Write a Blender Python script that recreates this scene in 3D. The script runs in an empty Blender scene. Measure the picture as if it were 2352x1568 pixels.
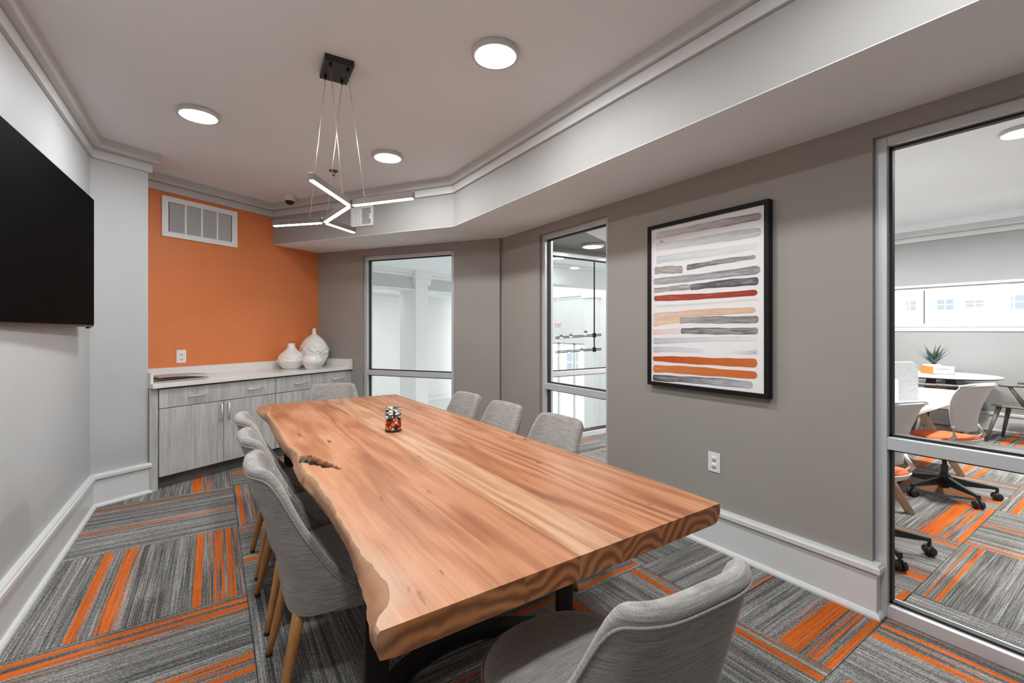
import bpy, bmesh, math, random
from mathutils import Vector, Matrix
R = math.radians
random.seed(7)
S = bpy.context.scene
COL = S.collection

# ---------------------------------------------------------------- camera, world, exposure
cam_d = bpy.data.cameras.new('camera')
cam = bpy.data.objects.new('camera', cam_d)
COL.objects.link(cam)
cam.location = (0, 0, 1.35)
cam.rotation_euler = (R(90), 0, R(-33.8))
cam_d.sensor_width = 36.0
cam_d.lens = 36.0 * 1026.6 / 2352
cam_d.shift_y = -(784 - 758.2) / 2352
cam_d.clip_start = 0.05
cam_d.clip_end = 200
S.camera = cam

w = bpy.data.worlds.new('overcast_sky')
S.world = w
w.use_nodes = True
wn = w.node_tree.nodes
wn['Background'].inputs[0].default_value = (0.97, 0.99, 1.0, 1)
wn['Background'].inputs[1].default_value = 2.6
S.view_settings.view_transform = 'Standard'
S.view_settings.look = 'None'
S.view_settings.gamma = 1
S.view_settings.exposure = 0.07
S.view_settings.use_curve_mapping = False
LAMP = 195.0        # radiance of the round ceiling lights
ATRIUM_LAMP = 115.0
TUBE = 40.0        # radiance of the pendant tubes
try:
    S.cycles.max_bounces = 10
    S.cycles.diffuse_bounces = 6
    S.cycles.transparent_max_bounces = 24
    S.cycles.caustics_reflective = False
    S.cycles.caustics_refractive = False
    S.cycles.sample_clamp_indirect = 6
    S.cycles.use_denoising = True
except Exception:
    pass

# ---------------------------------------------------------------- material helpers
def new_mat(name):
    m = bpy.data.materials.new(name)
    m.use_nodes = True
    nt = m.node_tree
    return m, nt, nt.nodes['Principled BSDF']

def link(nt, a, b):
    nt.links.new(a, b)

def noise(nt, vec, scale, detail=3, rough=0.55, dist=0.0):
    n = nt.nodes.new('ShaderNodeTexNoise')
    n.inputs['Scale'].default_value = scale
    n.inputs['Detail'].default_value = detail
    n.inputs['Roughness'].default_value = rough
    n.inputs['Distortion'].default_value = dist
    if vec is not None:
        link(nt, vec, n.inputs['Vector'])
    return n

def coords(nt, scale=(1, 1, 1), loc=(0, 0, 0), rnd=False, rot=(0, 0, 0)):
    tc = nt.nodes.new('ShaderNodeTexCoord')
    v = tc.outputs['Object']
    if rnd:
        oi = nt.nodes.new('ShaderNodeObjectInfo')
        mul = nt.nodes.new('ShaderNodeMath'); mul.operation = 'MULTIPLY'
        mul.inputs[1].default_value = 37.0
        link(nt, oi.outputs['Random'], mul.inputs[0])
        ad = nt.nodes.new('ShaderNodeVectorMath'); ad.operation = 'ADD'
        link(nt, v, ad.inputs[0]); link(nt, mul.outputs[0], ad.inputs[1])
        v = ad.outputs[0]
    mp = nt.nodes.new('ShaderNodeMapping')
    mp.inputs['Scale'].default_value = scale
    mp.inputs['Location'].default_value = loc
    mp.inputs['Rotation'].default_value = rot
    link(nt, v, mp.inputs['Vector'])
    return mp.outputs['Vector']

def ramp(nt, fac, stops, interp='LINEAR'):
    r = nt.nodes.new('ShaderNodeValToRGB')
    r.color_ramp.interpolation = interp
    e = r.color_ramp.elements
    e[0].position, e[0].color = stops[0][0], (*stops[0][1], 1)
    e[1].position, e[1].color = stops[-1][0], (*stops[-1][1], 1)
    for p, c in stops[1:-1]:
        x = e.new(p); x.color = (*c, 1)
    link(nt, fac, r.inputs['Fac'])
    return r.outputs['Color']

def mixc(nt, fac, a, b, mode='MIX'):
    m = nt.nodes.new('ShaderNodeMix')
    m.data_type = 'RGBA'; m.blend_type = mode
    for sock, v in ((m.inputs[0], fac), (m.inputs[6], a), (m.inputs[7], b)):
        if isinstance(v, (int, float)):
            sock.default_value = v
        elif isinstance(v, tuple):
            sock.default_value = (*v, 1)
        else:
            link(nt, v, sock)
    return m.outputs[2]

def math_n(nt, op, a, b=0.0, clamp=False):
    m = nt.nodes.new('ShaderNodeMath'); m.operation = op; m.use_clamp = clamp
    for s, v in zip(m.inputs, (a, b)):
        if isinstance(v, (int, float)):
            s.default_value = v
        else:
            link(nt, v, s)
    return m.outputs[0]

def bump(nt, bsdf, height, strength=0.2, dist=0.002):
    b = nt.nodes.new('ShaderNodeBump')
    b.inputs['Strength'].default_value = strength
    b.inputs['Distance'].default_value = dist
    link(nt, height, b.inputs['Height'])
    link(nt, b.outputs[0], bsdf.inputs['Normal'])

def plain(name, col, rough=0.5, metal=0.0, spec=0.5, var=0.0, scale=20, bmp=0.0, bscale=200, bdist=0.001):
    m, nt, b = new_mat(name)
    b.inputs['Roughness'].default_value = rough
    b.inputs['Metallic'].default_value = metal
    b.inputs['Specular IOR Level'].default_value = spec
    v = coords(nt)
    if var > 0:
        n = noise(nt, v, scale, 3)
        lo = tuple(c * (1 - var) for c in col); hi = tuple(min(1, c * (1 + var)) for c in col)
        link(nt, ramp(nt, n.outputs['Fac'], [(0.3, lo), (0.7, hi)]), b.inputs['Base Color'])
    else:
        b.inputs['Base Color'].default_value = (*col, 1)
    if bmp > 0:
        n2 = noise(nt, v, bscale, 2)
        bump(nt, b, n2.outputs['Fac'], bmp, bdist)
    return m

def emit(name, col, strength):
    m, nt, b = new_mat(name)
    b.inputs['Base Color'].default_value = (0.9, 0.9, 0.9, 1)
    b.inputs['Emission Color'].default_value = (*col, 1)
    b.inputs['Emission Strength'].default_value = strength
    return m

def wall_paint(name, col):
    # roller-textured eggshell paint, faint horizontal ribbing
    m, nt, b = new_mat(name)
    b.inputs['Roughness'].default_value = 0.55
    b.inputs['Specular IOR Level'].default_value = 0.3
    n = noise(nt, coords(nt), 1.3, 2)
    link(nt, ramp(nt, n.outputs['Fac'], [(0.3, tuple(c * .97 for c in col)), (0.7, tuple(c * 1.03 for c in col))]), b.inputs['Base Color'])
    n2 = noise(nt, coords(nt, (60, 60, 240)), 1.0, 2)
    bump(nt, b, n2.outputs['Fac'], 0.22, 0.002)
    return m

M = {}
M['wall'] = wall_paint('wall_paint_taupe', (0.325, 0.300, 0.272))
M['wall_l'] = wall_paint('wall_paint_pale_grey', (0.475, 0.48, 0.48))
M['wall_o'] = wall_paint('office_wall_paint', (0.285, 0.288, 0.287))
M['bulk'] = wall_paint('bulkhead_paint', (0.360, 0.350, 0.335))
M['ceil'] = plain('ceiling_paint', (0.815, 0.865, 0.895), 0.8, var=0.02, scale=1.5, bmp=0.1, bscale=160)
M['ceil_w'] = plain('office_ceiling_paint', (0.84, 0.88, 0.895), 0.8, var=0.02, scale=1.5)
M['trim'] = plain('trim_semigloss', (0.66, 0.665, 0.66), 0.35)
M['crown'] = plain('crown_paint', (0.58, 0.585, 0.58), 0.4)
M['alu'] = plain('silver_aluminium', (0.64, 0.655, 0.67), 0.38, 0.35, var=0.02, scale=6)
M['rubber'] = plain('black_rubber', (0.012, 0.013, 0.014), 0.6)
M['black'] = plain('black_satin', (0.014, 0.014, 0.015), 0.35)
M['black_steel'] = plain('black_powder_steel', (0.012, 0.012, 0.013), 0.5, 0.2, bmp=0.1, bscale=400)
M['white_plastic'] = plain('white_plastic', (0.78, 0.78, 0.77), 0.4)
M['white_metal'] = plain('white_enamel', (0.83, 0.85, 0.86), 0.4)
M['dark_gap'] = plain('duct_dark', (0.02, 0.02, 0.02), 0.9)
M['chrome'] = plain('brushed_nickel', (0.72, 0.72, 0.72), 0.32, 0.55, var=0.03, scale=80)
M['gold_steel'] = plain('wire_steel', (0.75, 0.72, 0.68), 0.3, 0.9)
M['ceramic'] = plain('white_ceramic', (0.80, 0.79, 0.76), 0.16, bmp=0.05, bscale=30)
M['atrium_white'] = plain('atrium_paint', (0.78, 0.79, 0.785), 0.7, var=0.02, scale=0.5)
M['atrium_grey'] = plain('atrium_beam_paint', (0.52, 0.54, 0.53), 0.7, var=0.02, scale=0.5)
M['tile_pale'] = plain('atrium_floor', (0.62, 0.63, 0.63), 0.3, var=0.04, scale=2)
M['tv'] = plain('television_glass', (0.001, 0.001, 0.001), 0.7, spec=0.03)
M['lens'] = emit('lit_lens', (0.945, 0.985, 1.0), LAMP)
M['lens_o'] = emit('lit_lens_office', (1.0, 0.99, 0.97), LAMP * 4.6)
M['lens_a'] = emit('lit_lens_atrium', (1.0, 0.99, 0.97), ATRIUM_LAMP)
M['tube'] = emit('lit_tube', (1.0, 0.90, 0.82), TUBE)
M['bulb'] = emit('lit_bulb', (1.0, 0.97, 0.92), 40.0)
M['lamp_ring'] = plain('lamp_ring', (0.62, 0.61, 0.60), 0.4)
M['rail_grey'] = plain('rail_dark_grey', (0.10, 0.10, 0.10), 0.4)
M['pendant'] = plain('pendant_bronze', (0.16, 0.13, 0.115), 0.4, 0.5)
M['felt'] = plain('grey_felt', (0.42, 0.43, 0.43), 0.95, var=0.22, scale=120)
M['desk_white'] = plain('white_laminate', (0.82, 0.83, 0.84), 0.35)
M['shell'] = plain('white_polypropylene', (0.74, 0.75, 0.75), 0.4)
M['orange_seat'] = plain('orange_upholstery', (0.62, 0.12, 0.03), 0.9, var=0.12, scale=90)
M['aloe'] = plain('dark_green_leaf', (0.028, 0.05, 0.042), 0.5, var=0.35, scale=30)
M['paper'] = plain('art_paper', (0.80, 0.785, 0.785), 0.7, var=0.012, scale=9)
M['frame_black'] = plain('art_frame_black', (0.008, 0.0075, 0.0075), 0.5, spec=0.2)
M['red'] = plain('exit_red', (0.62, 0.02, 0.02), 0.5)
M['bld_white'] = plain('pale_siding', (0.86, 0.86, 0.85), 0.8, var=0.03, scale=1)
M['bld_grey'] = plain('grey_siding', (0.70, 0.72, 0.72), 0.8, var=0.03, scale=1)
M['bld_brick'] = plain('pale_brick_paint', (0.78, 0.74, 0.72), 0.8, var=0.08, scale=3)
M['bld_glass'] = plain('window_blue_grey', (0.34, 0.39, 0.45), 0.3)
M['pavement'] = plain('pavement', (0.62, 0.62, 0.61), 0.9, var=0.05, scale=0.6)
M['book_white'] = plain('book_page_white', (0.72, 0.71, 0.67), 0.6)
M['ink'] = plain('grey_ink', (0.16, 0.16, 0.17), 0.7)
M['book_orange'] = plain('book_spine_orange', (0.85, 0.16, 0.02), 0.5)
M['mag_dark'] = plain('magazine_dark_cover', (0.05, 0.035, 0.03), 0.3, var=0.5, scale=25)
M['mag_pink'] = plain('magazine_pale_pages', (0.60, 0.52, 0.50), 0.5, var=0.1, scale=40)
M['mag_tan'] = plain('magazine_tan_pages', (0.42, 0.36, 0.32), 0.5, var=0.15, scale=60)
M['grey_pad'] = plain('grey_notepad', (0.32, 0.33, 0.35), 0.6)

# glass: clear pane with a Fresnel reflection
def glass_mat():
    m = bpy.data.materials.new('clear_glass'); m.use_nodes = True
    nt = m.node_tree; nt.nodes.clear()
    o = nt.nodes.new('ShaderNodeOutputMaterial')
    t = nt.nodes.new('ShaderNodeBsdfTransparent'); t.inputs[0].default_value = (0.982, 0.99, 0.987, 1)
    g = nt.nodes.new('ShaderNodeBsdfGlossy'); g.inputs['Roughness'].default_value = 0.02
    f = nt.nodes.new('ShaderNodeFresnel'); f.inputs[0].default_value = 1.3
    x = nt.nodes.new('ShaderNodeMixShader')
    g0 = nt.nodes.new('ShaderNodeNewGeometry')
    link(nt, math_n(nt, 'MULTIPLY', f.outputs[0], math_n(nt, 'SUBTRACT', 1.0, g0.outputs['Backfacing'])), x.inputs[0]); link(nt, t.outputs[0], x.inputs[1]); link(nt, g.outputs[0], x.inputs[2])
    link(nt, x.outputs[0], o.inputs[0])
    return m
M['glass'] = glass_mat()

def orange_wall():
    # burnt orange wallcovering with a fine raised dash weave
    m, nt, b = new_mat('orange_wallcovering')
    b.inputs['Roughness'].default_value = 0.42
    b.inputs['Specular IOR Level'].default_value = 0.45
    br = nt.nodes.new('ShaderNodeTexBrick')
    br.inputs['Scale'].default_value = 1.0
    br.inputs['Brick Width'].default_value = 0.042
    br.inputs['Row Height'].default_value = 0.013
    br.inputs['Mortar Size'].default_value = 0.0032
    br.inputs['Mortar Smooth'].default_value = 0.6
    br.inputs['Color1'].default_value = (0.80, 0.255, 0.090, 1)
    br.inputs['Color2'].default_value = (0.76, 0.235, 0.080, 1)
    br.inputs['Mortar'].default_value = (0.66, 0.185, 0.055, 1)
    link(nt, coords(nt, (1, 1, 1), (0, 0, 0), False, (R(90), 0, 0)), br.inputs['Vector'])
    n = noise(nt, coords(nt, (40, 40, 160)), 1.0, 2)
    link(nt, mixc(nt, 0.12, br.outputs['Color'], n.outputs['Color'], 'OVERLAY'), b.inputs['Base Color'])
    inv = math_n(nt, 'SUBTRACT', 1.0, br.outputs['Fac'])
    bump(nt, b, inv, 0.5, 0.002)
    return m
M['orange'] = orange_wall()

def carpet_mat():
    m, nt, b = new_mat('carpet_tile_pile')
    b.inputs['Roughness'].default_value = 1.0
    b.inputs['Specular IOR Level'].default_value = 0.05
    thread = noise(nt, coords(nt, (170, 2.2, 1), rnd=True), 1.0, 2, 0.6)
    band = noise(nt, coords(nt, (34, 0.5, 1), (3, 1, 0), rnd=True), 1.0, 2, 0.5)
    pile = noise(nt, coords(nt, (320, 150, 1), rnd=True), 1.0, 1, 0.6)
    s = math_n(nt, 'ADD', math_n(nt, 'MULTIPLY', thread.outputs['Fac'], 0.62), math_n(nt, 'MULTIPLY', band.outputs['Fac'], 0.40))
    s = math_n(nt, 'ADD', s, math_n(nt, 'MULTIPLY', math_n(nt, 'SUBTRACT', pile.outputs['Fac'], 0.5), 0.55))
    grey = ramp(nt, s, [(0.34, (0.055, 0.053, 0.050)), (0.50, (0.17, 0.164, 0.156)), (0.62, (0.31, 0.30, 0.288)), (0.76, (0.56, 0.545, 0.525))])
    org = ramp(nt, math_n(nt, 'ADD', math_n(nt, 'MULTIPLY', thread.outputs['Fac'], 0.5), math_n(nt, 'MULTIPLY', pile.outputs['Fac'], 0.5)),
               [(0.3, (0.30, 0.055, 0.012)), (0.5, (0.56, 0.125, 0.024)), (0.75, (0.74, 0.22, 0.06))])
    at = nt.nodes.new('ShaderNodeAttribute'); at.attribute_name = 'orange'
    f = math_n(nt, 'ADD', at.outputs['Fac'], math_n(nt, 'MULTIPLY', math_n(nt, 'SUBTRACT', thread.outputs['Fac'], 0.5), 2.2))
    gate = nt.nodes.new('ShaderNodeMapRange')
    gate.inputs['From Min'].default_value = 0.42; gate.inputs['From Max'].default_value = 0.58
    link(nt, f, gate.inputs['Value'])
    has = math_n(nt, 'GREATER_THAN', at.outputs['Fac'], 0.02)
    fac = math_n(nt, 'MULTIPLY', gate.outputs[0], has)
    link(nt, mixc(nt, fac, grey, org), b.inputs['Base Color'])
    bump(nt, b, s, 0.6, 0.004)
    return m
M['carpet'] = carpet_mat()

def slab_wood(name, lo, mid, hi, seed, ring=7.0, pith=(0.05, -0.10), rough=0.38):
    """Sawn acacia: growth rings about a pith line along the plank, so the top shows cathedrals and the ends show arcs."""
    m, nt, b = new_mat(name)
    b.inputs['Roughness'].default_value = rough
    b.inputs['Specular IOR Level'].default_value = 0.35
    vec = coords(nt, (1, 0.16, 1), (seed * 3.1, seed * 1.7, seed))
    warp = noise(nt, vec, 3.2, 3, 0.5)
    base = coords(nt, (1, 0.05, 1), (-pith[0], 0, -pith[1]))
    sub = nt.nodes.new('ShaderNodeVectorMath'); sub.operation = 'SUBTRACT'
    link(nt, warp.outputs['Color'], sub.inputs[0]); sub.inputs[1].default_value = (0.5, 0.5, 0.5)
    scl = nt.nodes.new('ShaderNodeVectorMath'); scl.operation = 'SCALE'; scl.inputs['Scale'].default_value = 0.16
    link(nt, sub.outputs[0], scl.inputs[0])
    add = nt.nodes.new('ShaderNodeVectorMath'); add.operation = 'ADD'
    link(nt, base, add.inputs[0]); link(nt, scl.outputs[0], add.inputs[1])
    wv = nt.nodes.new('ShaderNodeTexWave')
    wv.wave_type = 'RINGS'; wv.rings_direction = 'Y'; wv.wave_profile = 'SIN'
    wv.inputs['Scale'].default_value = ring
    wv.inputs['Distortion'].default_value = 2.2
    wv.inputs['Detail'].default_value = 4
    wv.inputs['Detail Scale'].default_value = 1.6
    wv.inputs['Detail Roughness'].default_value = 0.6
    link(nt, add.outputs[0], wv.inputs['Vector'])
    fine = noise(nt, coords(nt, (170, 5, 170), (seed, 0, 0)), 1.0, 3, 0.6)
    mid_n = noise(nt, coords(nt, (42, 1.7, 42), (0, seed, 0)), 1.0, 4, 0.62, 0.5)
    blot = noise(nt, coords(nt, (6, 1.6, 6), (seed * 2.3, seed, 0)), 1.0, 3, 0.6, 0.4)
    t = math_n(nt, 'ADD', math_n(nt, 'MULTIPLY', wv.outputs['Fac'], 0.17), math_n(nt, 'MULTIPLY', fine.outputs['Fac'], 0.20))
    t = math_n(nt, 'ADD', t, math_n(nt, 'MULTIPLY', blot.outputs['Fac'], 0.34))
    t = math_n(nt, 'ADD', t, math_n(nt, 'MULTIPLY', mid_n.outputs['Fac'], 0.36))
    c = ramp(nt, t, [(0.36, lo), (0.54, mid), (0.72, hi)])
    # small dark checks and knots lying along the grain
    kn = noise(nt, coords(nt, (16, 5, 16), (seed * 5.0, 2 * seed, 0)), 1.0, 3, 0.65)
    kf = nt.nodes.new('ShaderNodeMapRange')
    kf.inputs['From Min'].default_value = 0.665; kf.inputs['From Max'].default_value = 0.72
    link(nt, kn.outputs['Fac'], kf.inputs['Value'])
    c = mixc(nt, math_n(nt, 'MULTIPLY', kf.outputs[0], 0.75), c, tuple(x * 0.25 for x in lo))
    # end grain drinks the oil and is darker
    ge = nt.nodes.new('ShaderNodeNewGeometry'); sx = nt.nodes.new('ShaderNodeSeparateXYZ'); link(nt, ge.outputs['True Normal'], sx.inputs[0])
    eg = math_n(nt, 'GREATER_THAN', math_n(nt, 'ABSOLUTE', sx.outputs[1]), 0.8)
    c = mixc(nt, math_n(nt, 'MULTIPLY', eg, 0.8), c, mixc(nt, wv.outputs['Fac'], (0.13, 0.040, 0.010), (0.42, 0.155, 0.046)))
    at = nt.nodes.new('ShaderNodeAttribute'); at.attribute_name = 'sap'
    c = mixc(nt, math_n(nt, 'MULTIPLY', at.outputs['Fac'], 0.8), c, (0.44, 0.30, 0.195))
    at2 = nt.nodes.new('ShaderNodeAttribute'); at2.attribute_name = 'bark'
    bn = noise(nt, coords(nt, (60, 30, 60)), 1.0, 4, 0.7)
    bk = ramp(nt, bn.outputs['Fac'], [(0.50, (0.0025, 0.0015, 0.001)), (0.62, (0.018, 0.006, 0.004)), (0.80, (0.20, 0.085, 0.05))])
    c = mixc(nt, at2.outputs['Fac'], c, bk)
    link(nt, c, b.inputs['Base Color'])
    bump(nt, b, t, 0.12, 0.0015)
    return m
WL, WM, WH = (0.255, 0.092, 0.039), (0.42, 0.178, 0.087), (0.53, 0.275, 0.155)

def grain_mat(name, lo, hi, scale, rough=0.45, rnd=True):
    m, nt, b = new_mat(name)
    b.inputs['Roughness'].default_value = rough
    b.inputs['Specular IOR Level'].default_value = 0.35
    a = noise(nt, coords(nt, scale, rnd=rnd), 1.0, 4, 0.6, 0.6)
    bb = noise(nt, coords(nt, tuple(s * 5 for s in scale), rnd=rnd), 1.0, 2, 0.6)
    t = math_n(nt, 'ADD', math_n(nt, 'MULTIPLY', a.outputs['Fac'], 0.7), math_n(nt, 'MULTIPLY', bb.outputs['Fac'], 0.3))
    mid = tuple((x + y) / 2 for x, y in zip(lo, hi))
    link(nt, ramp(nt, t, [(0.33, lo), (0.5, mid), (0.68, hi)]), b.inputs['Base Color'])
    bump(nt, b, t, 0.08, 0.001)
    return m
M['cab'] = grain_mat('grey_oak_laminate', (0.36, 0.35, 0.335), (0.60, 0.59, 0.57), (26, 26, 1.6))
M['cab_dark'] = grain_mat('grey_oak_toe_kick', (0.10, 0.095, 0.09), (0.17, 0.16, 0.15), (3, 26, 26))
M['oak'] = grain_mat('oak_leg', (0.36, 0.16, 0.046), (0.58, 0.30, 0.105), (60, 60, 5), 0.4)
M['oak_pale'] = grain_mat('pale_beech_leg', (0.42, 0.30, 0.19), (0.58, 0.45, 0.31), (60, 60, 5), 0.45)
M['ash_dark'] = grain_mat('grey_stained_ash', (0.055, 0.045, 0.038), (0.19, 0.165, 0.14), (40, 40, 5), 0.5)
M['quartz'] = plain('white_quartz', (0.76, 0.745, 0.72), 0.12, var=0.03, scale=60)

def fabric(name, sc):
    m, nt, b = new_mat(name)
    b.inputs['Roughness'].default_value = 0.92
    b.inputs['Specular IOR Level'].default_value = 0.15
    b.inputs['Sheen Weight'].default_value = 0.25
    b.inputs['Sheen Roughness'].default_value = 0.5
    slub = noise(nt, coords(nt, sc, rnd=True), 1.0, 3, 0.6)
    weave = noise(nt, coords(nt, (480, 480, 480), rnd=True), 1.0, 1, 0.5)
    t = math_n(nt, 'ADD', math_n(nt, 'MULTIPLY', slub.outputs['Fac'], 0.6), math_n(nt, 'MULTIPLY', weave.outputs['Fac'], 0.4))
    link(nt, ramp(nt, t, [(0.34, (0.165, 0.152, 0.141)), (0.5, (0.265, 0.248, 0.232)), (0.66, (0.385, 0.365, 0.345))]), b.inputs['Base Color'])
    bump(nt, b, t, 0.45, 0.0015)
    return m
M['fabric'] = fabric('taupe_woven_fabric', (16, 16, 300))
M['fabric_seat'] = fabric('taupe_woven_seat_fabric', (16, 300, 60))
M['piping'] = plain('taupe_piping', (0.27, 0.25, 0.23), 0.9, var=0.2, scale=200)

def mosaic():
    m, nt, b = new_mat('mosaic_glass')
    b.inputs['Roughness'].default_value = 0.12
    tc = nt.nodes.new('ShaderNodeTexCoord')
    uvv = nt.nodes.new('ShaderNodeMapping'); uvv.inputs['Scale'].default_value = (13, 8, 1)
    link(nt, tc.outputs['UV'], uvv.inputs['Vector'])
    v = nt.nodes.new('ShaderNodeTexVoronoi'); v.feature = 'DISTANCE_TO_EDGE'
    v.inputs['Scale'].default_value = 1.0
    link(nt, uvv.outputs[0], v.inputs['Vector'])
    v2 = nt.nodes.new('ShaderNodeTexVoronoi'); v2.inputs['Scale'].default_value = 1.0
    link(nt, uvv.outputs[0], v2.inputs['Vector'])
    sp = nt.nodes.new('ShaderNodeSeparateXYZ'); link(nt, tc.outputs['UV'], sp.inputs[0])
    sc = nt.nodes.new('ShaderNodeSeparateColor'); link(nt, v2.outputs['Color'], sc.inputs[0])
    red = ramp(nt, sc.outputs[0], [(0.0, (0.75, 0.13, 0.01)), (0.35, (0.85, 0.22, 0.03)), (0.6, (0.28, 0.02, 0.01)), (0.85, (0.75, 0.60, 0.50))], 'CONSTANT')
    pale = ramp(nt, sc.outputs[1], [(0.0, (0.72, 0.70, 0.70)), (0.4, (0.45, 0.40, 0.38)), (0.7, (0.80, 0.62, 0.45)), (0.9, (0.1, 0.08, 0.08))], 'CONSTANT')
    hi = nt.nodes.new('ShaderNodeMapRange'); hi.inputs['From Min'].default_value = 0.5; hi.inputs['From Max'].default_value = 0.58
    link(nt, math_n(nt, 'ADD', sp.outputs[1], math_n(nt, 'MULTIPLY', math_n(nt, 'SUBTRACT', sc.outputs[2], 0.5), 0.2)), hi.inputs['Value'])
    c = mixc(nt, hi.outputs[0], red, pale)
    ln = math_n(nt, 'LESS_THAN', v.outputs['Distance'], 0.085)
    c = mixc(nt, ln, c, (0.008, 0.006, 0.006))
    link(nt, c, b.inputs['Base Color'])
    bump(nt, b, v.outputs['Distance'], 0.4, 0.002)
    return m
M['mosaic'] = mosaic()

def ink_mat():
    # brush paint: colour per stroke, dry-brush streaks let the paper show
    m, nt, b = new_mat('brush_paint')
    b.inputs['Roughness'].default_value = 0.7
    at = nt.nodes.new('ShaderNodeAttribute'); at.attribute_name = 'tint'
    al = nt.nodes.new('ShaderNodeAttribute'); al.attribute_name = 'cover'
    st = noise(nt, coords(nt, (5, 5, 240)), 1.0, 3, 0.6)
    wash = noise(nt, coords(nt, (14, 14, 60)), 1.0, 4, 0.65)
    t = math_n(nt, 'ADD', math_n(nt, 'MULTIPLY', st.outputs['Fac'], 0.55), math_n(nt, 'MULTIPLY', wash.outputs['Fac'], 0.45))
    f = math_n(nt, 'ADD', al.outputs['Fac'], math_n(nt, 'MULTIPLY', math_n(nt, 'SUBTRACT', t, 0.5), 2.0), True)
    link(nt, mixc(nt, f, (0.80, 0.785, 0.785), at.outputs['Color']), b.inputs['Base Color'])
    return m
M['stroke'] = ink_mat()

# ---------------------------------------------------------------- geometry helpers
def obj(name, verts, faces, mat, parent=None, smooth=False, loc=(0, 0, 0)):
    me = bpy.data.meshes.new(name)
    me.from_pydata([tuple(v) for v in verts], [], faces)
    me.validate(); me.update()
    bm = bmesh.new(); bm.from_mesh(me)
    bmesh.ops.recalc_face_normals(bm, faces=bm.faces)
    bm.to_mesh(me); bm.free()
    if mat is not None:
        me.materials.append(mat)
    if smooth:
        for p in me.polygons:
            p.use_smooth = True
    o = bpy.data.objects.new(name, me)
    COL.objects.link(o)
    o.parent = parent
    o.location = loc
    return o

def empty(name, loc=(0, 0, 0), rz=0.0, parent=None):
    o = bpy.data.objects.new(name, None)
    o.empty_display_size = 0.1
    COL.objects.link(o)
    o.location = loc
    o.rotation_euler = (0, 0, rz)
    o.parent = parent
    return o

def tag(o, label=None, cat=None, group=None, kind=None):
    if label: o['label'] = label
    if cat: o['category'] = cat
    if group: o['group'] = group
    if kind: o['kind'] = kind
    return o

def thing(name, label, cat, loc=(0, 0, 0), rz=0.0, group=None):
    return tag(empty(name, loc, rz), label, cat, group)

def struct(name, loc=(0, 0, 0), rz=0.0):
    return tag(empty(name, loc, rz), kind='structure')

BOXF = [(0, 3, 2, 1), (4, 5, 6, 7), (0, 1, 5, 4), (1, 2, 6, 5), (2, 3, 7, 6), (3, 0, 4, 7)]
def boxv(a, b):
    (x0, y0, z0), (x1, y1, z1) = a, b
    return [(x0, y0, z0), (x1, y0, z0), (x1, y1, z0), (x0, y1, z0), (x0, y0, z1), (x1, y0, z1), (x1, y1, z1), (x0, y1, z1)]

def bevel(o, w, seg=2, angle=30):
    if w > 0:
        m = o.modifiers.new('bevel', 'BEVEL')
        m.width = w; m.segments = seg; m.limit_method = 'ANGLE'; m.angle_limit = R(angle)
        m.harden_normals = False
    return o

def box(name, a, b, mat, parent=None, bev=0.0, seg=2):
    o = obj(name, boxv(a, b), BOXF, mat, parent)
    return bevel(o, bev, seg)

def boxes(name, lst, mat, parent=None, bev=0.0):
    v, f = [], []
    for a, b in lst:
        n = len(v); v += boxv(a, b); f += [tuple(i + n for i in q) for q in BOXF]
    return bevel(obj(name, v, f, mat, parent), bev)

def prism(name, poly, z0, z1, mat, parent=None, bev=0.0):
    n = len(poly)
    v = [(x, y, z0) for x, y in poly] + [(x, y, z1) for x, y in poly]
    f = [tuple(range(n))[::-1], tuple(range(n, 2 * n))] + [(i, (i + 1) % n, n + (i + 1) % n, n + i) for i in range(n)]
    return bevel(obj(name, v, f, mat, parent), bev)

def sweep_x(name, prof, x0, x1, mat, parent=None, m0=0.0, m1=0.0):
    """extrude a (y,z) profile along local x; m0/m1 mitre slopes dx per unit y at each end"""
    n = len(prof)
    v = [(x0 + m0 * y, y, z) for y, z in prof] + [(x1 + m1 * y, y, z) for y, z in prof]
    f = [tuple(range(n)), tuple(range(n, 2 * n))[::-1]] + [(i, (i + 1) % n, n + (i + 1) % n, n + i) for i in range(n)]
    return obj(name, v, f, mat, parent)

def tube(name, pts, r, mat, parent=None, n=8, closed=False, r1=None, flat=None):
    pts = [Vector(p) for p in pts]
    m = len(pts); v, f = [], []
    for i, p in enumerate(pts):
        a = pts[(i - 1) % m] if (closed or i > 0) else p
        b = pts[(i + 1) % m] if (closed or i < m - 1) else p
        d = (b - a).normalized()
        up = Vector((0, 0, 1)) if abs(d.z) < 0.95 else Vector((0, 1, 0))
        s = d.cross(up).normalized(); t = s.cross(d).normalized()
        rr = r if r1 is None else r + (r1 - r) * i / max(1, m - 1)
        for k in range(n):
            an = 2 * math.pi * k / n
            v.append(p + s * math.cos(an) * rr + t * math.sin(an) * rr * (flat or 1))
    rng = m if closed else m - 1
    for i in range(rng):
        for k in range(n):
            a, b = i * n, ((i + 1) % m) * n
            f.append((a + k, a + (k + 1) % n, b + (k + 1) % n, b + k))
    if not closed:
        f.append(tuple(range(n))[::-1]); f.append(tuple(range((m - 1) * n, m * n)))
    return obj(name, v, f, mat, parent, smooth=True)

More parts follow.
